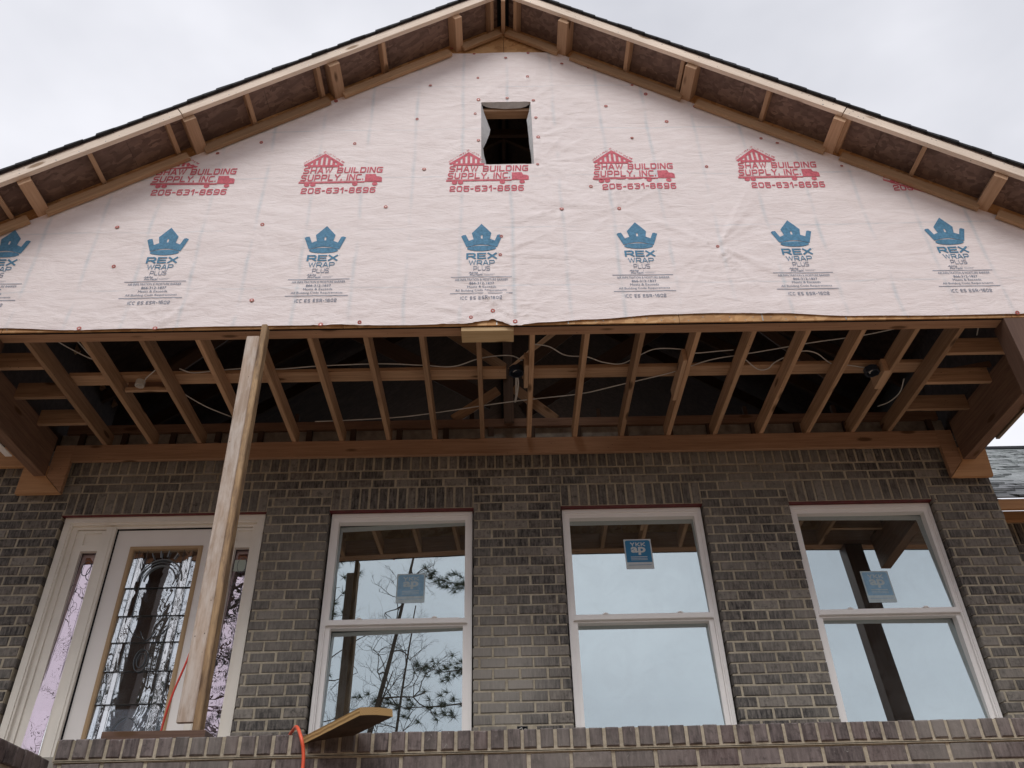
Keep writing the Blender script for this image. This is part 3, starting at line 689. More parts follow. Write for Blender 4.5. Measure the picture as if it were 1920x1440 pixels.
for x in (-.25, .95, -1.9, 2.35, 3.2): lumber('cripple_stud', (x, 6.6, 4.0), (x, 6.6, 4.33), .04, .04, MW['attic'], house, up=(1, 0, 0))
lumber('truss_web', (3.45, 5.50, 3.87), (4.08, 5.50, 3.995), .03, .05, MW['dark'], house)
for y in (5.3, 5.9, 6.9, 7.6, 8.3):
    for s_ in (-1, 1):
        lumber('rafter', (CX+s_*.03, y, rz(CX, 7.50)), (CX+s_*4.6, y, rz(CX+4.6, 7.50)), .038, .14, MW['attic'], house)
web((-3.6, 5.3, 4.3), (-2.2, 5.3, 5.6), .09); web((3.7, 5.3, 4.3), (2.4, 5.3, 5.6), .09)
web((-3.0, 5.9, 4.2), (-1.4, 5.9, 5.8), .09); web((2.9, 5.9, 4.2), (1.5, 5.9, 5.8), .09)
box('edge_flashing', (-4.01, 5.25, 3.488), (-3.955, 5.86, 3.4975), M_WHITE, house)
box('attic_side_wall', (-4.0, 4.7, 3.885), (-3.96, 7.2, 4.9), M_OSBD, house); box('attic_side_wall', (4.125, 4.7, 3.885), (4.16, 7.2, 4.9), M_OSBD, house)
# insulation tufts over the wall
im = MB()
for k in range(34):
    c = Vector((R.uniform(-3.6, 3.9), 6.38+R.uniform(-.02, .02), 3.84+R.uniform(-.02, .04))); n0 = 7
    v = [c+Vector((math.cos(a)*R.uniform(.05, .13), math.sin(b)*.02-.01, math.sin(a)*R.uniform(.02, .06))) for a, b in [(i*6.28/n0, i) for i in range(n0)]]+[c+Vector((0, -.045, .01))]
    im.add(v, [(i, (i+1) % n0, n0) for i in range(n0)])
o = im.build('insulation', M_INS, house, True); o['kind'] = 'stuff'

# ---- gable sheathing
m = MB()
xs = [-4.9, -3.55, -2.33, -1.11, .11, 1.33, 2.55, 3.77, 4.9]
gab = MB()
for i in range(len(xs)-1):
    x0, x1 = xs[i]+.002, xs[i+1]-.002; v = []
    for (xa, xb, za, zb) in (([(x0, x1, 3.803, None)]) if not (x0 < .3 and x1 > -.1) else [(x0, max(x0, min(x1, -.105)), 3.803, None), (max(x0, -.105), min(x1, .336), 3.803, 5.545), (max(x0, -.105), min(x1, .336), 6.385, None), (max(x0, min(x1, .336)), x1, 3.803, None)]):
        if xb-xa < .004: continue
        ta, tb = (rz(xa, 7.63), rz(xb, 7.63)) if zb is None else (zb, zb)
        v = [(xa, 4.657, za), (xb, 4.657, za), (xb, 4.657, tb), (xa, 4.657, ta), (xa, 4.669, za), (xb, 4.669, za), (xb, 4.669, tb), (xa, 4.669, ta)]
        gab.add(v, [(0, 1, 2, 3), (7, 6, 5, 4), (0, 4, 5, 1), (1, 5, 6, 2), (2, 6, 7, 3), (3, 7, 4, 0)])
    gab.build('sheathing_panel', M_OSBW, house); gab = MB()
nm_ = MB()
for k in range(90):
    x = -4.4+.1*k+R.uniform(-.03, .03); z = 3.815+R.uniform(0, .05); nm_.tube([(x, 4.6572, z), (x, 4.6545, z)], .0042, 6)
o = nm_.build('nail_head', M_STEEL, house); o['kind'] = 'stuff'
for x in (-2.33, .0, .52, 1.94, 2.55): box('dark_seam_tape', (x-.004, 4.6555, 3.805), (x+.004, 4.6568, 3.90), M_STEEL, house)
box('black_gap_strip', (-4.9, 4.6695, 3.796), (4.9, 4.6765, 3.81), M_BLACK, house)  # thin black strip in the gap between sheathing and front beam
# ---- house wrap with folds
TACKS = [(-0.173, 7.128), (0.341, 7.129), (0.126, 7.054), (0.57, 7.125), (0.652, 6.952), (0.899, 6.889), (-0.137, 6.741), (0.323, 6.75), (-0.573, 6.635), (-0.807, 6.826), (1.28, 6.604), (1.531, 6.082), (1.012, 6.302), (1.2, 5.861), (-0.674, 6.149), (-1.196, 5.825), (-0.161, 6.223), (0.378, 6.154), (0.386, 5.883), (-0.132, 5.849), (0.128, 6.441), (-0.132, 6.422), (0.364, 6.406), (0.367, 5.535), (-0.88, 5.039), (-0.588, 5.491), (0.538, 4.988), (1.003, 4.986), (-2.977, 4.841), (-1.841, 4.85), (-2.0, 5.853), (0.795, 5.249), (1.789, 5.475), (2.321, 5.834), (2.931, 5.462), (0.047, 4.685), (0.036, 4.49), (1.729, 4.549), (-2.901, 4.423), (-1.802, 4.065), (-0.187, 3.87), (-0.027, 3.928), (0.134, 3.824), (-2.997, 3.821), (-2.456, 3.815), (-1.27, 3.822), (-0.991, 3.836), (3.814, 3.833), (1.813, 6.288), (-1.415, 6.42), (-0.388, 7.219), (1.39, 6.47), (2.45, 5.77), (-2.35, 5.72)]
STRONG = {(0.036, 4.49): 1.0, (1.729, 4.549): 1.5, (-0.187, 3.87): 1.3, (0.134, 3.824): 1.3, (-2.456, 3.815): 1.5, (-0.027, 3.928): .7, (0.367, 5.535): .9, (0.538, 4.988): .9, (1.003, 4.986): 1.0, (-2.997, 3.821): .8, (-1.27, 3.822): .8, (-0.991, 3.836): .7, (-.132, 5.849): .6, (.386, 5.883): .7, (.378, 6.154): .6, (-.132, 6.422): .7, (.364, 6.406): .8, (3.814, 3.833): .6, (-1.841, 4.85): .4, (-.588, 5.491): .5}
SL_ = [(x, z, a, R.uniform(0, 6), R.choice((7, 9, 11))) for (x, z), a in STRONG.items()]
def wrap_h(x, z):
    """how far the wrap stands off the sheathing"""
    h = .0075+.0060*noise.noise(Vector((x*1.1, z*2.6, 0)))+.0035*noise.noise(Vector((x*2.6+z, z*8, 3)))+.0012*noise.noise(Vector((x*9+z*4, z*24, 7)))
    for tx, tz, a, ph, n_ in SL_:
        dx, dz = x-tx, z-tz; r = math.hypot(dx, dz)
        if r < 1.1:
            cx_, cz_ = dx/max(r, 1e-4), dz/max(r, 1e-4); bend = 1.
            s_ = 1-min(1., abs(noise.noise(Vector((cx_*n_*.33*bend, cz_*n_*.33*bend, ph*7))))*5.5)
            s_ = s_*s_*(.55+.9*noise.noise(Vector((cx_*1.3, cz_*1.3, ph*3+9)))) if s_ > 0 else 0.
            s_ = max(0., s_)*1.25
            h += a*.017*s_*min(1, r/.08)*math.exp(-r/.33)
            h -= .003*a*math.exp(-(r/.035)**2)
    return h
HC = {}
def hg(i, j):
    if (i, j) not in HC: HC[(i, j)] = wrap_h(-4.7+.02*i, 3.77+.02*j)
    return HC[(i, j)]
def wrap_y(x, z):
    u, w = (x+4.7)/.02, (z-3.77)/.02; i, j = math.floor(u), math.floor(w); u -= i; w -= j
    return YF+.008-((hg(i, j)*(1-u)+hg(i+1, j)*u)*(1-w)+(hg(i, j+1)*(1-u)+hg(i+1, j+1)*u)*w)
BOT = [(-5, 3.84), (-3.567, 3.835), (-2.989, 3.806), (-2.459, 3.812), (-1.964, 3.819), (-1.276, 3.818), (-0.66, 3.806), (-0.237, 3.812), (-0.06, 3.838), (-0.024, 3.85), (.02, 3.825), (0.118, 3.785), (0.35, 3.812), (0.654, 3.832), (1.242, 3.871), (1.556, 3.877), (2.025, 3.866), (2.605, 3.831), (3.193, 3.823), (3.786, 3.826), (5, 3.83)]
def bot(x):
    for i in range(len(BOT)-1):
        if BOT[i][0] <= x <= BOT[i+1][0]:
            t = (x-BOT[i][0])/(BOT[i+1][0]-BOT[i][0]); t = t*t*(3-2*t); return BOT[i][1]*(1-t)+BOT[i+1][1]*t
def top(x): return min(7.143+.004*math.sin(x*9), rz(x, 7.47))
HOLE = (-.108, .338, 5.54, 6.388)
xs = [-4.7+.02*i for i in range(471)]; xs = sorted(set([round(q, 4) for q in xs if abs(q-HOLE[0]) > .008 and abs(q-HOLE[1]) > .008]+[HOLE[0], HOLE[1]]))
zs = [3.77+.02*i for i in range(171)]; zs = sorted(set([round(q, 4) for q in zs if abs(q-HOLE[2]) > .008 and abs(q-HOLE[3]) > .008]+[HOLE[2], HOLE[3]]))
v = []; f = []; nz_ = len(zs); hid = {}
for x in xs:
    b_, t_ = bot(x), top(x)
    for z in zs:
        zz = min(max(z, b_), t_); v.append((x, wrap_y(x, zz), zz))
for i in range(len(xs)-1):
    for j in range(nz_-1):
        a = i*nz_+j; q = (a, a+nz_, a+nz_+1, a+1)
        if abs(v[a][2]-v[a+1][2]) < 1e-6 and abs(v[a+nz_][2]-v[a+nz_+1][2]) < 1e-6: continue
        cx, cz = (xs[i]+xs[i+1])/2, (zs[j]+zs[j+1])/2
        if HOLE[0] < cx < HOLE[1] and HOLE[2] < cz < HOLE[3]: continue
        f.append(q)
wrap = obj('house_wrap', v, f, M_WRAP, house, True)
wrap['label'] = 'pinkish white printed weather wrap stapled over the gable'
# flaps turned in at the vent opening
def strip(name, a, b, mat, parent):
    v = list(a)+list(b); n_ = len(a); return obj(name, v, [(i, i+1, n_+i+1, n_+i) for i in range(n_-1)], mat, parent, True)
fy = lambda x, z: wrap_y(x, z)+.001
zz = [6.388, 6.30, 6.21, 6.13, 6.05, 5.96, 5.88, 5.80, 5.72, 5.63, 5.54]
dd = [.004, .028, .055, .079, .070, .052, .036, .016, .022, .040, .062]
strip('wrap_flap', [(HOLE[0], fy(HOLE[0], z), z) for z in zz], [(HOLE[0]+d, fy(HOLE[0], z)+.03+d*.9, z) for z, d in zip(zz, dd)], M_FLAP, house)
dd = [.006, .018, .040, .036, .034, .030, .030, .026, .020, .018, .020]
strip('wrap_flap', [(HOLE[1], fy(HOLE[1], z), z) for z in zz], [(HOLE[1]-d, fy(HOLE[1], z)+.03+d*.9, z) for z, d in zip(zz, dd)], M_FLAP, house)
xx = [HOLE[0]+(HOLE[1]-HOLE[0])*i/10 for i in range(11)]; dd = [.004, .030, .040, .044, .050, .052, .050, .048, .046, .034, .004]
strip('wrap_flap', [(x, fy(x, 6.388), 6.388) for x in xx], [(x, fy(x, 6.388)+.015+d*.6, 6.388-d*.75) for x, d in zip(xx, dd)], M_FLAP, house)
for nm, a, b in (('vent_framing', (-.14, 4.705, 6.335), (.37, 4.79, 6.372)), ('vent_framing', (-.145, 4.67, 5.46), (-.107, 4.76, 6.35)), ('vent_framing', (.337, 4.67, 5.46), (.375, 4.76, 6.35)), ('vent_framing', (-.14, 4.67, 5.50), (.37, 4.76, 5.538))):
    box(nm, a, b, MW['look'], house)
lumber('collar_tie', (-.8, 5.3, 6.78), (1.0, 5.3, 6.78), .038, .09, MW['attic'], house)
# cap nails
n8 = 10
cv = [(.021*math.cos(6.283*i/n8)*s_, -d, .021*math.sin(6.283*i/n8)*s_) for s_, d in ((1, 0), (1, .0016), (.75, .0022), (.35, .0006)) for i in range(n8)]
cf = [(k*n8+i, k*n8+(i+1) % n8, (k+1)*n8+(i+1) % n8, (k+1)*n8+i) for k in range(3) for i in range(n8)]+[tuple(3*n8+i for i in range(n8))]
cme = bpy.data.meshes.new('cap_nail'); cme.from_pydata(cv, [], cf); cme.materials.append(M_TACK); cme.materials.append(M_STEEL); cme.polygons[-1].material_index = 1
for x, z in TACKS:
    o = bpy.data.objects.new('cap_nail', cme); s_ = R.uniform(.60, .84); mw = Matrix.Translation((x, wrap_y(x, z)-.004, z)) @ Matrix.Rotation(R.uniform(-.25, .25), 4, 'X') @ Matrix.Scale(s_, 4); link(o, wrap, mw)

# ---- printing on the wrap
def rectp(a, b, c, d): return ([(a, c), (b, c), (b, d), (a, d)], [(0, 1, 2, 3)])
def put_print(name, parts, mat, dx, shear=0., z0=0.):
    m = MB(); lay = {}
    for ip, (v, f) in enumerate(parts):
        pv = []
        for x, z in v:
            X = x+dx+shear*(z-z0); Z = min(z, rz(X, 7.45)); pv.append((X, wrap_y(X, Z)-.0028, Z))
        m.add(pv, f, (ip % 4)*.00025)
    # split long faces so the print follows the folds
    bm = bmesh.new(); ly = bm.verts.layers.float.new('lift'); vs = [bm.verts.new(p) for p in m.v]
    for q, t_ in zip(vs, m.t): q[ly] = t_
    for q in m.f:
        try: bm.faces.new([vs[i] for i in q])
        except ValueError: pass
    for _ in range(4 if name == 'crown_print' else 2):
        ed = [e for e in bm.edges if e.calc_length() > (.016 if name == 'crown_print' else .03)]
        if ed: bmesh.ops.subdivide_edges(bm, edges=ed, cuts=1)
    bmesh.ops.triangulate(bm, faces=bm.faces[:])
    dead = [q for q in bm.faces if HOLE[0]-.004 < q.calc_center_median().x < HOLE[1]+.004 and HOLE[2]-.004 < q.calc_center_median().z < HOLE[3]]
    bmesh.ops.delete(bm, geom=dead, context='FACES')
    for q in bm.verts: q.co.y = wrap_y(q.co.x, q.co.z)-.0030-q[ly]*.6
    me = bpy.data.meshes.new(name); bm.to_mesh(me); bm.free(); me.materials.append(mat)
    o = bpy.data.objects.new(name, me); link(o, wrap); return o
K1, K2 = .000582, .00080
P = lambda u, w_: ((u-871)*K1, 4.533+(505-w_)*K2)
arc = lambda u0, u1, mid, e0, e1, n_=14: [P(u0+(u1-u0)*i/n_, (e0+(e1-e0)*i/n_)-mid*math.sin(math.pi*i/n_)) for i in range(n_+1)]
crown = [P(871, 138), P(1003, 265), P(985, 345)]+arc(985, 1048, 0, 345, 368, 3)[1:]+[P(1085, 292), P(1110, 286), P(1150, 300), P(1078, 456)]+arc(1070, 675, 34, 456, 452, 16)+[P(668, 445), P(597, 305), P(620, 290), P(660, 286), P(702, 368)]+arc(702, 765, 0, 368, 345, 3)[1:]+[P(740, 265)]
win = [P(861, 293), P(886, 293), P(886, 338), P(861, 338)]
crown_p = [poly2(crown, [win]), poly2(ell(.0, P(0, 470)[1], 193*K1, 36*K2, 28))]
T = lambda s, a, b, c, d, **k: text_fit(s, a, b, c, d, **k)
rex_p = block('REX', -.118, .118, 4.447, 4.512, .215, 1.05, 0, .14)
wrap_p = block('WRAP', -.098, .100, 4.383, 4.434, .15, 1.1, 0, .18); plus_p = block('PLUS', -.062, .063, 4.325, 4.370, .13, 1.1, 0, .2)+[T('TM', .124, .134, 4.503, 4.511)]
small_p = [T('Alpha', -.099, -.028, 4.294, 4.313, bold=.02, shear=.2), T('ProTech', -.090, .004, 4.272, 4.292, bold=.02, shear=.2), rectp(.008, .0095, 4.272, 4.313), rectp(.02, .10, 4.288, 4.290), rectp(.02, .088, 4.278, 4.280),
           rectp(-.232, .228, 4.2565, 4.2615), T('AIR INFILTRATION & MOISTURE BARRIER', -.200, .198, 4.222, 4.244), T('866-312-1837', -.092, .094, 4.186, 4.209, bold=.01),
           T('Meets & Exceeds', -.108, .108, 4.152, 4.174), T('All Building Code Requirements', -.196, .186, 4.112, 4.138), rectp(-.236, .230, 4.0955, 4.1005)]
icc_p = block('ICC ES ESR-1602', -.158, .150, 4.036, 4.067, .15, .85, 0, .30)
for i in range(-3, 5):
    dx = -.108+1.2205*i; c = R.uniform(-.01, .01)
    if i == 4: continue
    put_print('crown_print', crown_p, M_BLUE, dx); put_print('brand_print', rex_p+wrap_p, M_BLUE, dx)
    put_print('small_print', plus_p+small_p+icc_p, M_NAVY, dx)['kind'] = 'stuff'
# supplier logo: 0..0.67 wide
hz = 5.535
roofp = poly2([(.0, 5.552), (.168, 5.700), (.337, 5.552), (.318, 5.535), (.168, 5.668), (.018, 5.535)])
roof2 = poly2([(.045, 5.567), (.168, 5.676), (.291, 5.567)], [])
stripes = []
for k in range(5):
    c = .168+(k-2)*.045; h = 5.652-abs(c-.168)*.92; stripes.append(rectp(c+.010, c+.035, 5.555, h-.016+ (0.0)))
gable_l = [roofp, rectp(.036, .300, 5.527, 5.553), rectp(.036, .056, 5.553, 5.575), rectp(.280, .300, 5.553, 5.575)]
for k in range(-3, 4):
    c = .168+k*.0405; h = 5.672-abs(c-.168)*.86; gable_l.append(poly2([(c-.0115, 5.553), (c+.0115, 5.553), (c+.0115, h-(.012 if k > 0 else 0)), (c-.0115, h-(.012 if k < 0 else 0))]))
# speckles over the roof line
r3 = random.Random(5); speck = []
for k in range(60):
    t = r3.random(); x = .34*t; z = 5.552+.148*(1-abs(t-.5)*2)+r3.uniform(.012, .034); d = r3.uniform(.002, .004); speck.append(rectp(x-d, x+d, z-d, z+d))
shaw = gable_l+block('SHAW BUILDING', .004, .664, 5.450, 5.522, .20, .92, .10, .17)+block('SUPPLY, INC.', -.008, .512, 5.362, 5.436, .20, .92, .10, .17)
truck = [poly2([(.528, 5.365), (.528, 5.432), (.612, 5.432), (.622, 5.404), (.652, 5.400), (.668, 5.386), (.668, 5.350), (.528, 5.350)]), rectp(-.018, .470, 5.349, 5.354), rectp(-.018, .525, 5.330, 5.345), rectp(.525, .668, 5.338, 5.352)]
for c in (.052, .102, .448, .612): truck.append(poly2(ell(c, 5.314, .023, .021, 16)))
phone = block('205-631-8696', .012, .622, 5.206, 5.276, .20, .95, .06, .20)
sx_ = [-2.817, -1.600, -.382, .836, 2.052, 3.27]
for i, x in enumerate(sx_):
    sh_ = 0.
    dz_ = -.056 if i == 5 else 0; mv = lambda P_: [([(a, b+dz_) for a, b in v], f) for v, f in P_]
    put_print('supplier_print', mv(shaw+truck+speck), M_RED, x-(.02 if i == 5 else 0)); put_print('phone_print', mv(phone), M_RED, 3.278 if i == 5 else x+(0.0 if i < 3 else .02*i-.02))

# ---- roof: fascia, deck, lookouts, nailers, shingles
XR, XL = 5.05, -4.83
nrm = math.atan(SL); cosn = math.cos(nrm)
def rake(name, xa, xb, apex_mid, y, w, h, mat, **k):
    """board following the roof slope; apex_mid is the height of its centre line at the ridge"""
    return lumber(name, (xa, y, rz(xa, apex_mid)), (xb, y, rz(xb, apex_mid)), w, h, mat, house, up=(0, 0, 1), **k)
FH = .089; fm = 7.533+.0535
for a, b, dz in ((CX-.002, -2.565, 0), (-2.57, XL, -.004), (CX+.002, 2.90, 0), (2.905, XR, -.006)):
    rake('fascia_board', a, b, fm+dz, 4.296, .038, FH, MW['fascia'])
nm_ = MB()
for k in range(70):
    x = R.uniform(XL+.1, XR-.1); z = rz(x, fm)+R.choice((-.028, .028))+R.uniform(-.006, .006); nm_.tube([(x, 4.278, z), (x, 4.2752, z)], .0045, 6)
o = nm_.build('nail_head', M_STEEL, house); o['kind'] = 'stuff'
# deck panels
for s_ in (-1, 1):
    d = .055
    while d < 5.1:
        e = min(d+1.016, abs((XL if s_ < 0 else XR)-CX)); 
        if e-d < .02: break
        xa, xb = CX+s_*(d+.0015), CX+s_*(e-.0015); v = []
        for Y in (4.279, 4.86):
            for x in (xa, xb): v += [(x, Y, rz(x, 7.640)), (x, Y, rz(x, 7.654))]
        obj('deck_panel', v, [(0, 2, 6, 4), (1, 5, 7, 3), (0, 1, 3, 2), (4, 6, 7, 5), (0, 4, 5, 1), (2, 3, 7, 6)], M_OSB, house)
        d = e
    xa, xb = CX+s_*.055, CX+s_*(4.9); xb = XL if s_ < 0 else XR; v = []
    for Y in (4.862, 7.15):
        for x in (xa, xb): v += [(x, Y, rz(x, 7.640)), (x, Y, rz(x, 7.654))]
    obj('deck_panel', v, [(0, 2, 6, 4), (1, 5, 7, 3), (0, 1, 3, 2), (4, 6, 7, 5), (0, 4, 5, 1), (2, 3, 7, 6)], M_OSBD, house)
    xb = CX+s_*4.3; v = []
    for Y in (7.152, 13.2):
        for x in (xa, xb): v += [(x, Y, rz(x, 7.640)), (x, Y, rz(x, 7.654))]
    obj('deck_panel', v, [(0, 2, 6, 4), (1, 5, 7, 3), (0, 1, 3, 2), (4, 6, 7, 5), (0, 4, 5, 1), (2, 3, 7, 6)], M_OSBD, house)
lumber('ridge_board', (CX, 4.3155, 7.535), (CX, 4.70, 7.535), .038, .14, MW['look'], house)
lumber('ridge_board', (CX, 4.702, 7.535), (CX, 12.9, 7.535), .038, .14, MW['attic'], house)
# shingle courses, butt ends stepping down the rake
for s_ in (-1, 1):
    xe = XL-.02 if s_ < 0 else XR+.02; L = abs(xe-CX)/cosn; n_ = int(L/.127)
    for i in range(n_+1):
        s0 = L-i*.127; s1 = max(.0, s0-.15)
        if s0 < .02: break
        yf = 4.256+R.uniform(-.006, .004); yb = 7.2 if s0*cosn > 4.3 else 13.2
        ta, tb = .025+R.uniform(-.003, .003), .015
        v = []
        for Y in (yf, yb):
            for s, t in ((s0, ta), (s1, tb)):
                x = CX+s_*s*cosn; zb = rz(x, 7.6545); wv = .003*math.sin(s*3+s_)
                v += [(x, Y, zb), (x+s_*t*math.sin(nrm)*0, Y, zb+t+wv)]
        obj('shingle_course', v, [(0, 1, 3, 2), (4, 6, 7, 5), (0, 4, 5, 1), (2, 3, 7, 6), (1, 5, 7, 3), (0, 2, 6, 4)], M_SH, house)
m = MB()
for i in range(40):
    y0 = 4.25+i*.22; v = [(CX-.15, y0, rz(CX-.15, 7.685)), (CX, y0, 7.70), (CX+.15, y0, rz(CX+.15, 7.685)), (CX-.15, y0+.24, rz(CX-.15, 7.675)), (CX, y0+.24, 7.688), (CX+.15, y0+.24, rz(CX+.15, 7.675))]
    v += [(a, b, c+.008) for a, b, c in v]; m.add(v, [(6, 7, 10, 9), (7, 8, 11, 10), (0, 3, 4, 1), (1, 4, 5, 2), (0, 1, 7, 6), (1, 2, 8, 7), (0, 6, 9, 3), (2, 5, 11, 8)])
m.build('ridge_cap', M_SH, house)
# lookouts: wide flat blocks and narrow ones
wide = [-4.72, -3.63, -2.52, -1.414, -.345, .689, 1.766, 2.885, 3.965, 4.8]
nar = [-4.2, -3.83, -3.215, -2.68, -2.10, -1.545, -1.0, -.02, .245, 1.25, 1.70, 2.37, 2.955, 3.48, 4.45]
for x in wide:
    lumber('lookout', (x, 4.3155, rz(x, 7.548)), (x, 4.656, rz(x, 7.548)), .10 if abs(x) > .5 else .075, .135, MW['look'], house, up=(-SL*(1 if x < CX else -1), 0, 1))
for x in nar:
    lumber('lookout', (x, 4.3155, rz(x, 7.582)), (x, 4.656, rz(x, 7.582)), .036, .089, MW['look'], house, up=(-SL*(1 if x < CX else -1), 0, 1))
ws = sorted(wide)
for i in range(len(ws)-1):
    a, b = ws[i]+.058, ws[i+1]-.058
    if a < CX < b:
        rake('rake_nailer', a-.0, CX-.035, 7.455+.0, 4.621, .036, .084, MW['nailer']); rake('rake_nailer', CX+.035, b, 7.455, 4.621, .036, .084, MW['nailer']); continue
    off = R.uniform(-.006, .004)
    rake('rake_nailer', a, b, 7.455+off, 4.621, .036, .084, MW['nailer'])
# eave boards and tails beyond the side walls
for x, s_ in ((XR-.02, 1), (XL+.02, -1)):
    lumber('eave_fascia', (x, 4.316, rz(x, 7.573)), (x, 7.12, rz(x, 7.573)), .038, .11, MW['nailer'], house)
    for y in (5.0, 5.6, 6.2, 6.8, 7.1): lumber('rafter_tail', (CX+s_*4.05, y, rz(CX+4.05, 7.57)), (x-s_*.02, y, rz(x-s_*.02, 7.57)), .038, .10, MW['nailer'], house)
# ---- right wing of the house: roof, eave and wall
wing = bpy.data.objects.new('house_wing', None); link(wing, house)
lumber('wing_fascia', (4.15, 6.45, 3.175), (9, 6.45, 3.175), .038, .095, MW['pad'], wing)
lumber('wing_frieze', (4.28, 6.85, 3.25), (9, 6.85, 3.25), .038, .10, MW['pad'], wing)
for i in range(9): lumber('wing_rafter_tail', (4.45+.55*i, 6.47, 3.19), (4.45+.55*i, 6.83, 3.40), .038, .07, MW['joist'], wing)
v = [(4.1, 6.42, 3.226), (9, 6.42, 3.226), (9, 11.7, 3.226+5.28*.667), (4.1, 11.7, 3.226+5.28*.667)]; v += [(a, b, c+.014) for a, b, c in v]
obj('wing_deck', v, [(3, 2, 1, 0), (4, 5, 6, 7), (0, 1, 5, 4), (1, 2, 6, 5), (2, 3, 7, 6), (3, 0, 4, 7)], M_OSBD, wing)
sm_ = MB(); n_ = int(5.28/cosn/.127)
for i in range(n_+1):
    y0 = 6.40+i*.127*cosn; x = 4.1-R.uniform(0, .3)
    while x < 9:
        w = R.choice((.12, .16, .2, .3)); th = R.choice((.008, .012, .020)); z = 3.241+(y0-6.42)*.667; dy = R.uniform(-.006, .012)
        y1 = y0+.13; z1 = z+(y1-y0)*.667
        sm_.add([(x, y0+dy, z), (x+w-.003, y0+dy, z), (x+w-.003, y1, z1+.002), (x, y1, z1+.002), (x, y0+dy, z+th), (x+w-.003, y0+dy, z+th), (x+w-.003, y1, z1+.008), (x, y1, z1+.008)], [(4, 5, 6, 7), (0, 1, 5, 4), (1, 2, 6, 5), (3, 0, 4, 7)], 0)
        x += w
o = sm_.build('wing_shingles', M_SHW, wing); o['kind'] = 'stuff'
box('wing_ridge', (4.1, 11.62, 6.735), (9, 11.78, 6.78), M_SH, wing)
cells = []
z0 = 3.195-CH*2.55; x = 4.245
s2 = []
while x < 6.5: s2.append((x+JN/2, x+CH-JN/2, 2.99, 3.19)); x += CH
for i in range(22): course(4.245, 6.5, 2.985-CH*(i+1), CH, 4.2+(.1 if i % 2 else 0), [], cells)
make_bricks(s2+cells, front(6.86), M_BR, wing, limit=60)
box('mortar', (4.245, 6.867, 1.0), (6.5, 6.95, 3.3), M_MO, wing)

# ------------------------------------------------------------------ porch: slab and low brick wall
pw = thing('brick_porch_wall', 'low dark brick retaining wall with a rowlock cap along the porch front', 'wall', (0, 4.35, GZ))
YC = 4.30; cap = []; x = -2.165
while x < 4.6: cap.append((x+.009, x+.0735, .865+R.uniform(-.002, .002), .953+R.uniform(-.0025, .0025))); x += .0805
make_bricks(cap, front(YC-.012), M_BRP, pw, depth=.19, name='cap_brick')
cells = []
for i in range(3): course(-2.16, 4.6, .8515-.088*(i+1), .088, -2.13+(.1 if i % 2 else 0), [], cells)
make_bricks(cells, front(YC), M_BRP, pw, name='brick')
lows = []
for i in range(3, 28): course(-2.16, 4.6, .8515-.088*(i+1), .088, -2.13+(.1 if i % 2 else 0), [], lows)
mb = MB()
for c in lows: mb.add(*brick_geo(*c, .088, front(YC)), R.random())
o = mb.build('brick', M_BRP, pw, tone=True); o['kind'] = 'stuff'
m = MB(); m.box((-2.16, YC+.006, GZ-.1), (4.62, YC+.17, .853)); m.box((-2.16, YC-.004, .850), (4.62, YC+.16, .8565)); m.box((-2.165, YC-.004, .853), (4.6, YC+.17, .9505)); m.build('mortar', M_MO, pw)
# cheek wall running toward the viewer on the left
side = lambda u, z, n: (-2.178+n, u, z)
cap2 = []; y = 2.6
while y < 4.27: cap2.append((y+.006, y+.0785, .776, .862+R.uniform(-.002, .002))); y += .0805
make_bricks(cap2, lambda u, z, n: (-2.170+n, u, z), M_BRP, pw, depth=.19, name='cap_brick')
cells = []
for i in range(3): course(2.6, 4.285, .764-.088*(i+1), .088, (.1 if i % 2 else 0), [], cells)
make_bricks(cells, side, M_BRP, pw)
box('mortar', (-2.36, 2.6, GZ-.1), (-2.186, 4.29, .855), M_MO, pw)
slab = box('porch_floor', (-5.2, YC+.18, .80), (4.6, 6.30, .915), M_CONC); slab['kind'] = 'structure'
fl = MB(); fl.box((-5.2, YC+.19, GZ-.1), (4.58, 4.8, .79)); fl.build('porch_base', M_CONC)['kind'] = 'structure'

# ------------------------------------------------------------------ things on and around the porch
post = thing('temporary_post', 'weathered two-board wooden prop post standing left of centre under the front beam', 'post', (-1.70, 4.63, 1.0))
o = lumber('weathered_board', (-1.678, 4.612, 1.095), (-1.722, 4.612, 3.685), .089, .038, MW['posta'], post, up=(0, 1, 0), ch=.006, warp=.004)
lumber('yellow_board', (-1.612, 4.640, 1.0), (-1.657, 4.640, 3.793), .040, .089, MW['postb'], post, up=(0, 1, 0), ch=.006, warp=-.004)
bb = thing('base_board', 'dark wet board lying flat under the foot of the prop post', 'board', (-1.66, 4.52, .955))
lumber('board', (-1.985, 4.525, .9795), (-1.475, 4.525, .9765), .35, .043, MW['base'], bb, ch=.003)
for x, lb in ((-3.66, 'dark corner post at the left end of the porch beam'), (3.80, 'dark corner post reflected in the right window')):
    p = thing('corner_post', lb, 'post', (x, 4.73, .915))
    lumber('post_shaft', (x, 4.73, .93), (x, 4.73, 3.795), .19 if x > 0 else .14, .15 if x > 0 else .12, MW['base'], p, up=(0, 1, 0)); box('post_shoe', (x-.10, 4.65, .915), (x+.10, 4.81, .9285), M_STEEL, p)
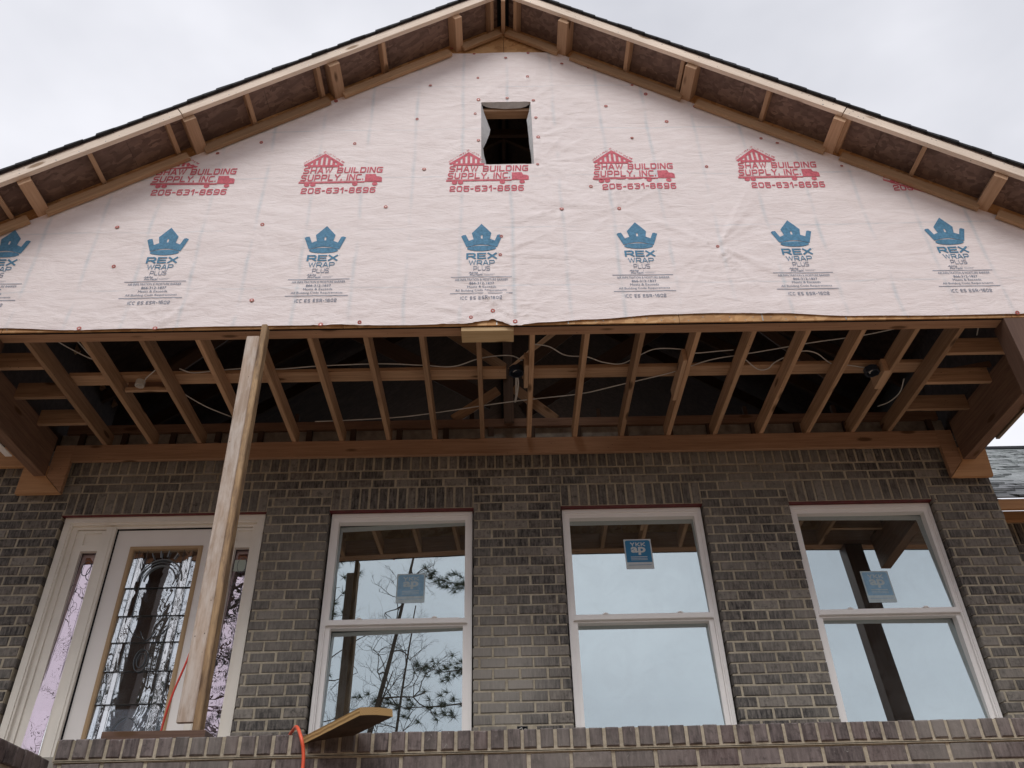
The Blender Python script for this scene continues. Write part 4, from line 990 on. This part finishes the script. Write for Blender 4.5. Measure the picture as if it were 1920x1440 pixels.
# plank: treated board, near end sticking out over the wall cap
pk = thing('treated_plank', 'warped yellow treated plank sticking out over the wall cap beneath the left window', 'plank', (-.7, 4.3, .96))
ax = Vector((-.66, .74, -.08)).normalized(); sdv = Vector((.74, .64, .11)); sdv = (sdv-ax*sdv.dot(ax)).normalized(); upv = sdv.cross(ax)*-1
if upv.z < 0: upv = -upv
N0 = Vector((-.585, 3.985, .990)); v = []; f = []; NS, NW = 14, 10; Lp = .85
for i in range(NS+1):
    for side_ in (0, 1):
        for j in range(NW+1):
            t = j/NW-.5; cup = .005*(1-4*t*t); p = N0+ax*(Lp*i/NS)+sdv*(t*.182)+upv*(cup+(.0 if side_ else -.034)); v.append(p)
rowl = 2*(NW+1)
for i in range(NS):
    for j in range(NW):
        a = i*rowl+j; f.append((a, a+1, a+rowl+1, a+rowl)); a += NW+1; f.append((a, a+rowl, a+rowl+1, a+1))
    a = i*rowl; f.append((a, a+rowl, a+rowl+NW+1, a+NW+1)); a += NW; f.append((a, a+NW+1, a+rowl+NW+1, a+rowl))
for j in range(NW): f.append((j, j+NW+1, j+NW+2, j+1)); k = NS*rowl+j; f.append((k, k+1, k+NW+2, k+NW+1))
def plankmat():
    m, n, l, b = newmat('plank_grain'); g = n.new('ShaderNodeNewGeometry')
    dv = n.new('ShaderNodeVectorMath'); dv.operation = 'DOT_PRODUCT'; l.new(g.outputs['Position'], dv.inputs[0]); dv.inputs[1].default_value = tuple(sdv)
    du = n.new('ShaderNodeVectorMath'); du.operation = 'DOT_PRODUCT'; l.new(g.outputs['Position'], du.inputs[0]); du.inputs[1].default_value = tuple(upv)
    u = mth(n, l, 'SUBTRACT', dv.outputs['Value'], float(N0.dot(sdv))); w = mth(n, l, 'SUBTRACT', du.outputs['Value'], float(N0.dot(upv)))
    r = mth(n, l, 'SQRT', mth(n, l, 'ADD', mth(n, l, 'MULTIPLY', u, u), mth(n, l, 'POWER', mth(n, l, 'SUBTRACT', w, -.06), 2.)))
    r = mth(n, l, 'ADD', r, mth(n, l, 'MULTIPLY', noi(n, l, g.outputs['Position'], 14, 3), .006))
    s_ = mth(n, l, 'SINE', mth(n, l, 'MULTIPLY', r, 850.))
    c = ramp(n, l, mth(n, l, 'ADD', mth(n, l, 'MULTIPLY', s_, .5), .5), [(.1, (.30, .17, .06)), (.6, (.58, .38, .15))])
    c = mixc(n, l, noi(n, l, g.outputs['Position'], 30, 4), c, (.42, .27, .12))
    l.new(c, b.inputs['Base Color']); b.inputs['Roughness'].default_value = .7; bump(n, l, b, s_, .5, .0015); return m
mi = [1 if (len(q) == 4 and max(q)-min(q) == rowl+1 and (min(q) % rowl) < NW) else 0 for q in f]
obj('board', v, f, [plankmat(), flat('shaded_underside', (.06, .04, .027), .7, .3, 0, .35, 14)], pk, mids=mi)  # shade beneath the plank is put into its lower face's colour

def cable(name, pts, rad, mat, label, cat, group=None, sides=8):
    # Catmull-Rom through the points
    P_ = [Vector(p) for p in pts]; P_ = [P_[0]*2-P_[1]]+P_+[P_[-1]*2-P_[-2]]; outp = []
    for i in range(1, len(P_)-2):
        for k in range(6):
            t = k/6; a, b, c, d = P_[i-1], P_[i], P_[i+1], P_[i+2]
            outp.append(.5*((2*b)+(c-a)*t+(2*a-5*b+4*c-d)*t*t+(3*b-a-3*c+d)*t**3))
    outp.append(P_[-2]); m = MB(); m.tube(outp, rad, sides); o = m.build(name, mat, None, True); return tag(o, label, cat, group)
cable('extension_cord', [(-1.30, 4.75, .93), (-1.22, 4.62, .935), (-1.12, 4.50, .955), (-1.055, 4.38, .985), (-1.01, 4.28, .985), (-.965, 4.20, .92), (-.945, 4.20, .85), (-.94, 4.20, .76), (-.945, 4.20, .55), (-.99, 4.16, .1), (-1.0, 4.1, -.6), (-.95, 4.0, GZ+.02)], .0085, M_CORD, 'bright orange extension cord looping over the wall cap left of the plank', 'cord')
cable('hanging_cord', [(-1.80, 5.0, 2.55), (-1.82, 5.0, 2.0), (-1.87, 5.0, 1.60), (-1.93, 5.0, 1.32), (-1.955, 5.0, 1.05), (-1.95, 4.97, .925)], .0065, M_CORDR, 'thin red cord hanging behind the prop post in front of the door', 'cord')
CG = 'white cables strung through the porch ceiling'
cables = [
 ([(-2.533, 5.336, 3.96), (-2.442, 5.382, 3.952), (-2.267, 5.365, 3.955), (-2.052, 5.349, 3.96), (-1.763, 5.362, 3.96), (-1.416, 5.329, 3.96), (-0.926, 5.313, 3.96), (-0.588, 5.344, 3.96), (-0.355, 5.365, 3.96), (-0.159, 5.284, 3.97), (-0.01, 5.246, 3.97), (0.117, 5.249, 3.97), (.2, 5.30, 3.96)], 'long sagging white cable left of the scab board and above the cross brace'),
 ([(0.282, 5.088, 3.96), (0.408, 5.125, 3.96), (0.539, 5.225, 3.95), (0.711, 5.258, 3.955), (0.845, 5.325, 3.95), (0.998, 5.351, 3.95), (1.117, 5.268, 3.96), (1.253, 5.181, 3.965), (1.465, 5.187, 3.96), (1.557, 5.224, 3.95), (1.766, 5.208, 3.955), (1.872, 5.204, 3.96)], 'wavy white cable right of the scab board near the front beam'),
 ([(-1.6, 6.10, 3.93), (-1.321, 6.089, 3.93), (-0.854, 6.052, 3.93), (-0.479, 5.979, 3.93), (-0.018, 5.869, 3.93), (0.344, 5.799, 3.93), (0.702, 5.738, 3.93), (1.003, 5.622, 3.93), (1.423, 5.467, 3.94), (1.698, 5.315, 3.945), (1.962, 5.251, 3.95), (2.221, 5.181, 3.95), (2.494, 5.106, 3.95), (2.807, 5.04, 3.95), (3.066, 4.954, 3.95)], 'longest white cable running diagonally up from the ledger to the right front'),
 ([(1.969, 5.279, 3.93), (2.109, 5.413, 3.92), (2.197, 5.415, 3.925), (2.243, 5.344, 3.94), (2.404, 5.227, 3.95), (2.537, 5.245, 3.95), (2.653, 5.34, 3.94), (2.70, 5.37, 3.93)], 'short looping white cable right of the crossing point of two others'),
 ([(2.75, 5.38, 3.94), (2.894, 5.405, 3.93), (3.0, 5.42, 3.92)], 'short white cable end entering the right dark light box'),
 ([(3.383, 5.597, 3.93), (3.399, 5.754, 3.90), (3.362, 5.898, 3.90), (3.305, 5.995, 3.92)], 'curved white cable right of the right dark light box'),
 ([(-3.36, 4.88, 3.96), (-3.327, 4.938, 3.95), (-3.261, 5.026, 3.94), (-3.148, 5.144, 3.93), (-3.07, 5.22, 3.96)], 'lower of two thin cables at the front left of the ceiling'),
 ([(-3.22, 4.90, 3.96), (-3.174, 4.962, 3.95), (-3.14, 5.076, 3.93), (-3.118, 5.172, 3.93)], 'upper of two thin cables at the front left of the ceiling'),
 ([(3.755, 5.063, 3.96), (3.745, 4.97, 3.99), (3.795, 4.92, 4.0)], 'short curved cable over the blocking at the front right corner'),
 ([(-2.62, 5.66, 3.96), (-2.566, 5.712, 3.94), (-2.448, 5.836, 3.92), (-2.293, 6.007, 3.93)], 'straight thin cable behind the prop post below the cross brace'),
 ([(-2.83, 5.43, 3.87), (-2.80, 5.38, 3.90), (-2.716, 5.317, 3.93), (-2.657, 5.268, 3.95)], 'short cable rising from the pale left light box'),
]
for pts, lb in cables: cable('electrical_cable', pts, .0045, M_CABLE, lb, 'cable', CG)
cable('electrical_cable', [(0.161, 5.43, 3.90), (0.168, 5.522, 3.89), (0.160, 5.66, 3.885), (0.146, 5.80, 3.90)], .0065, M_CABLE, 'doubled white cable hanging from the central dark light box', 'cable', CG)
cable('electrical_cable', [(0.15, 5.43, 3.90), (0.150, 5.55, 3.885), (0.150, 5.68, 3.885), (0.142, 5.80, 3.90)], .0065, M_CABLE, 'twin strand beside the white cable under the central box', 'cable', CG)
def light_box(x, y, z, r, mat, label, wires):
    t = thing('light_box', label, 'light box', (x, y, z)); m = MB(); n_ = 8
    ring_ = lambda rr, zz: [(x+rr*math.cos(math.pi*(i+.5)/4), y+rr*math.sin(math.pi*(i+.5)/4), zz) for i in range(n_)]
    v = ring_(r, z)+ring_(r, z+.05)+ring_(r*.82, z)+ring_(r*.80, z+.035)
    f = [(i, (i+1) % n_, n_+(i+1) % n_, n_+i) for i in range(n_)]+[(i, 2*n_+i, 2*n_+(i+1) % n_, (i+1) % n_) for i in range(n_)]+[(2*n_+i, 3*n_+i, 3*n_+(i+1) % n_, 2*n_+(i+1) % n_) for i in range(n_)]+[tuple(3*n_+i for i in range(n_)), tuple(n_+i for i in range(n_))]
    m.add(v, f); m.build('box_shell', mat, t)
    m = MB()
    for k in range(wires):
        a = R.uniform(0, 6); rr = r*.5; m.tube([(x+rr*math.cos(a+q*.7)*.8+.006*k, y+rr*math.sin(a+q*.7), z+.02-.012*math.sin(q)) for q in range(5)], .0035, 5)
    m.build('wire_curl', M_CABLE, t)
light_box(-2.845, 5.40, 3.842, .036, M_CABLE, 'pale round light box with curled wires on blocking at the left', 3)
light_box(.150, 5.36, 3.875, .062, M_BOX, 'central dark light box mounted beside the middle joist', 1)
light_box(3.015, 5.385, 3.838, .060, M_BOX, 'dark light box with a white wire on the right joists', 2)
ob = thing('outlet_box', 'small black outlet box in the brick just above the wall cap', 'outlet', (.137, 6.30, 1.38))
m = MB(); ring(m, .100, .174, 1.347, 1.418, .004, 6.297, 6.36); m.box((.104, 6.355, 1.351), (.170, 6.36, 1.414)); m.build('box_shell', M_BOX, ob)
m = MB(); m.tube([(.112+.0, 6.31, 1.38), (.118, 6.30, 1.402), (.132, 6.30, 1.408), (.140, 6.31, 1.39)], .0045, 6); m.tube([(.150, 6.31, 1.375), (.152, 6.30, 1.40), (.162, 6.30, 1.404), (.167, 6.31, 1.38)], .0022, 6); m.build('wire_curl', M_CABLE, ob)

# ------------------------------------------------------------------ trees behind the viewer (seen in the window glass)
M_BARK = flat('grey_brown_bark', (.085, .065, .05), .9, .2, 0, .35, 7, .8)
def leafmat(name, a, b_):
    m, n, l, b = newmat(name); g = n.new('ShaderNodeNewGeometry'); f = noi(n, l, g.outputs['Position'], 1.4, 4, .7)
    l.new(ramp(n, l, f, [(.3, a), (.7, b_)]), b.inputs['Base Color']); b.inputs['Roughness'].default_value = .8; return m
M_NEED = leafmat('pine_needles', (.028, .048, .02), (.07, .10, .045))
def tuft(m, c, d, r, n_, rr):
    d = Vector(d).normalized()
    for k in range(n_):
        q = (d*rr.uniform(.1, 1)+Vector((rr.gauss(0, .6), rr.gauss(0, .6), rr.gauss(0, .6)))).normalized()*r*rr.uniform(.7, 1.2); s_ = q.orthogonal().normalized()*r*.03
        k0 = len(m.v); m.v += [tuple(c-s_), tuple(c+s_), tuple(c+q)]; m.f.append((k0, k0+1, k0+2)); m.t += [0]*3; m.m.append(0)
def pine(x, y, h, label, seed, rad=.2, lean=(0, 0), start=.45, nb=34, reach=3.2, tufts=7, bias=None, group='pine trees behind the viewer'):
    rr = random.Random(seed); t = thing('pine_tree', label, 'tree', (x, y, GZ-.3), group); tr = MB(); fo = MB()
    def tp(s_): return Vector((x+lean[0]*s_*s_+.15*math.sin(s_*5+seed), y+lean[1]*s_, GZ-.3+h*s_))
    tr.tube([tp(i/12) for i in range(13)], [rad*(1-.85*i/12)+.02 for i in range(13)], 9)
    for k in range(nb):
        s_ = start+(1-start)*k/nb; b0 = tp(s_); a = rr.uniform(0, 6.28)
        if bias is not None and rr.random() < .5: a = bias+rr.gauss(0, .5)
        L = reach*(1.15-s_)*rr.uniform(.6, 1.15)/(1.15-start)+.4; d = Vector((math.cos(a), math.sin(a), rr.uniform(-.1, .35)))
        pts = [b0+d*L*q+Vector((0, 0, -.22*L*q*q+.25*L*q**4)) for q in (0, .25, .5, .75, 1)]; tr.tube(pts, [.03, .024, .018, .012, .006], 5)
        for j in range(tufts):
            q = rr.uniform(.35, 1.05); c = b0+d*L*q+Vector((rr.gauss(0, .22), rr.gauss(0, .22), -.22*L*q*q+.25*L*q**4+rr.gauss(0, .14)))
            tuft(fo, c, d+Vector((0, 0, .4)), .22, 34, rr)
    tr.build('trunk', M_BARK, t, True); fo.build('crown', M_NEED, t)
def bare(x, y, h, label, seed, rad=.12, lean=(0, 0), depth=5):
    rr = random.Random(seed); t = thing('bare_tree', label, 'tree', (x, y, GZ-.3), 'leafless trees behind the viewer'); tr = MB(); br = MB()
    def tp(s_): return Vector((x+lean[0]*s_+.2*math.sin(s_*4+seed), y+lean[1]*s_, GZ-.3+h*s_))
    tr.tube([tp(i/10) for i in range(11)], [rad*(1-.9*i/10)+.008 for i in range(11)], 8)
    def grow(p, d, L, r, k):
        pts = [p]; q = d.copy(); n_ = 4
        for i in range(n_):
            q = (q+Vector((rr.gauss(0, .22), rr.gauss(0, .22), rr.gauss(.04, .18)))).normalized(); pts.append(pts[-1]+q*L/n_)
        br.tube(pts, [r*(1-.5*i/n_) for i in range(n_+1)], 4 if r > .01 else 3, cap=False)
        if k <= 0: return
        for i in range(rr.choice((2, 3, 3))):
            a = pts[rr.randint(2, n_)]; nd = (q+Vector((rr.gauss(0, .65), rr.gauss(0, .65), rr.gauss(.05, .5)))).normalized(); grow(a, nd, L*rr.uniform(.5, .8), r*.58, k-1)
    for k in range(16):
        s_ = .3+.68*k/16; a = rr.uniform(0, 6.28); grow(tp(s_), Vector((math.cos(a), math.sin(a), rr.uniform(.1, .8))).normalized(), h*.16*(1.2-s_), rad*.28*(1.2-s_)+.006, depth-2)
    tr.build('trunk', M_BARK, t, True); br.build('branches', M_BARK, t)
pine(-6.9, -6.4, 17, 'tall pine whose needled boughs show at the left edge of the left window reflection', 3, .2, (.3, 0), .40, 56, 2.3, 12, bias=0.)
pine(-1.0, -9.0, 19, 'pine reaching one long needled bough in from the right of the left window reflection', 12, .16, (-.3, 0), .50, 9, 3.3, 42, bias=3.2)
bare(-6.0, -8.0, 14.5, 'slender leafless tree leaning right in the left window reflection', 5, .13, (2.6, 0), 7)
bare(-4.6, -10.5, 13.0, 'smaller leafless tree at the centre of the left window reflection', 8, .09, (.9, 0), 6)
bare(-8.8, -6.0, 14, 'leafless tree with fine twigs reflected in the door glass', 21, .15, (.6, 0), 6)
bare(-10.8, -9.5, 15, 'leafless tree reflected in the left sidelight', 22, .14, (.3, 0), 6)
bare(-6.6, -12.0, 15, 'thin leafless tree reflected in the right sidelight', 23, .12, (-.4, 0), 6)
for i, (x, y, h) in enumerate([(-20, -17, 15), (-16, -18, 14.5), (-13, -16, 13), (-24, -16, 16), (-11, -21, 15), (-17, -14, 12)]):
    pine(x, y, h, ['second dense dark pine from the left behind the viewer, low in the door reflection', 'fourth dense dark pine from the left behind the viewer, tallest but two', 'fifth dense dark pine from the left behind the viewer, short and near', 'leftmost and tallest dense dark pine behind the viewer', 'rightmost and farthest dense dark pine behind the viewer', 'third dense dark pine from the left, shortest and nearest of its row'][i], 40+i, .25, (0, 0), .12, 50, 3.4, 7, group='dense pines reflected low in the door')
for i, (x, y, h) in enumerate([(19.6, -30, 15.6), (21.4, -31, 14.6), (24.0, -33, 14.2), (18.9, -33, 15.2)]):
    pine(x, y, h, ['distant pine second from the left at the foot of the right window reflection', 'distant pine third from the left at the foot of the right window reflection', 'farthest right distant pine in the right window reflection', 'leftmost distant pine beside the reflected corner post'][i], 60+i, .3, (0, 0), .15, 40, 3.2, 8, group='distant pines reflected in the right window')

# the woods round the plot, added off camera to cut low-angle sky light
def sky_block_woods():
    rr = random.Random(77); m = MB()
    for k in range(15000):
        a = rr.uniform(math.radians(-205), math.radians(25)); r = rr.uniform(27, 36); x, y = r*math.cos(a), r*math.sin(a)
        t = abs(x)/r; e = math.radians(12.5+10.5*max(0, (t-.55)/.45)); hh = r*math.tan(e)*(1+.22*noise.noise(Vector((a*9, 0, 0)))+.1*noise.noise(Vector((a*40, 3, 0))))-GZ
        z = GZ+hh*rr.random()**.8; c = Vector((x, y, z)); s_ = rr.uniform(.35, .95)
        u = Vector((rr.gauss(0, 1), rr.gauss(0, 1), rr.gauss(0, .6))).normalized(); w = u.orthogonal().normalized()
        m.add([c+u*s_, c+w*s_*.8, c-u*s_*.8, c-w*s_], [(0, 1, 2, 3)])
    o = m.build('sky_block_woods', M_NEED); o['kind'] = 'stuff'; o['label'] = 'off-camera tree band added to block low sky light behind and beside the viewer'; o['category'] = 'sky_block_woods'
sky_block_woods()
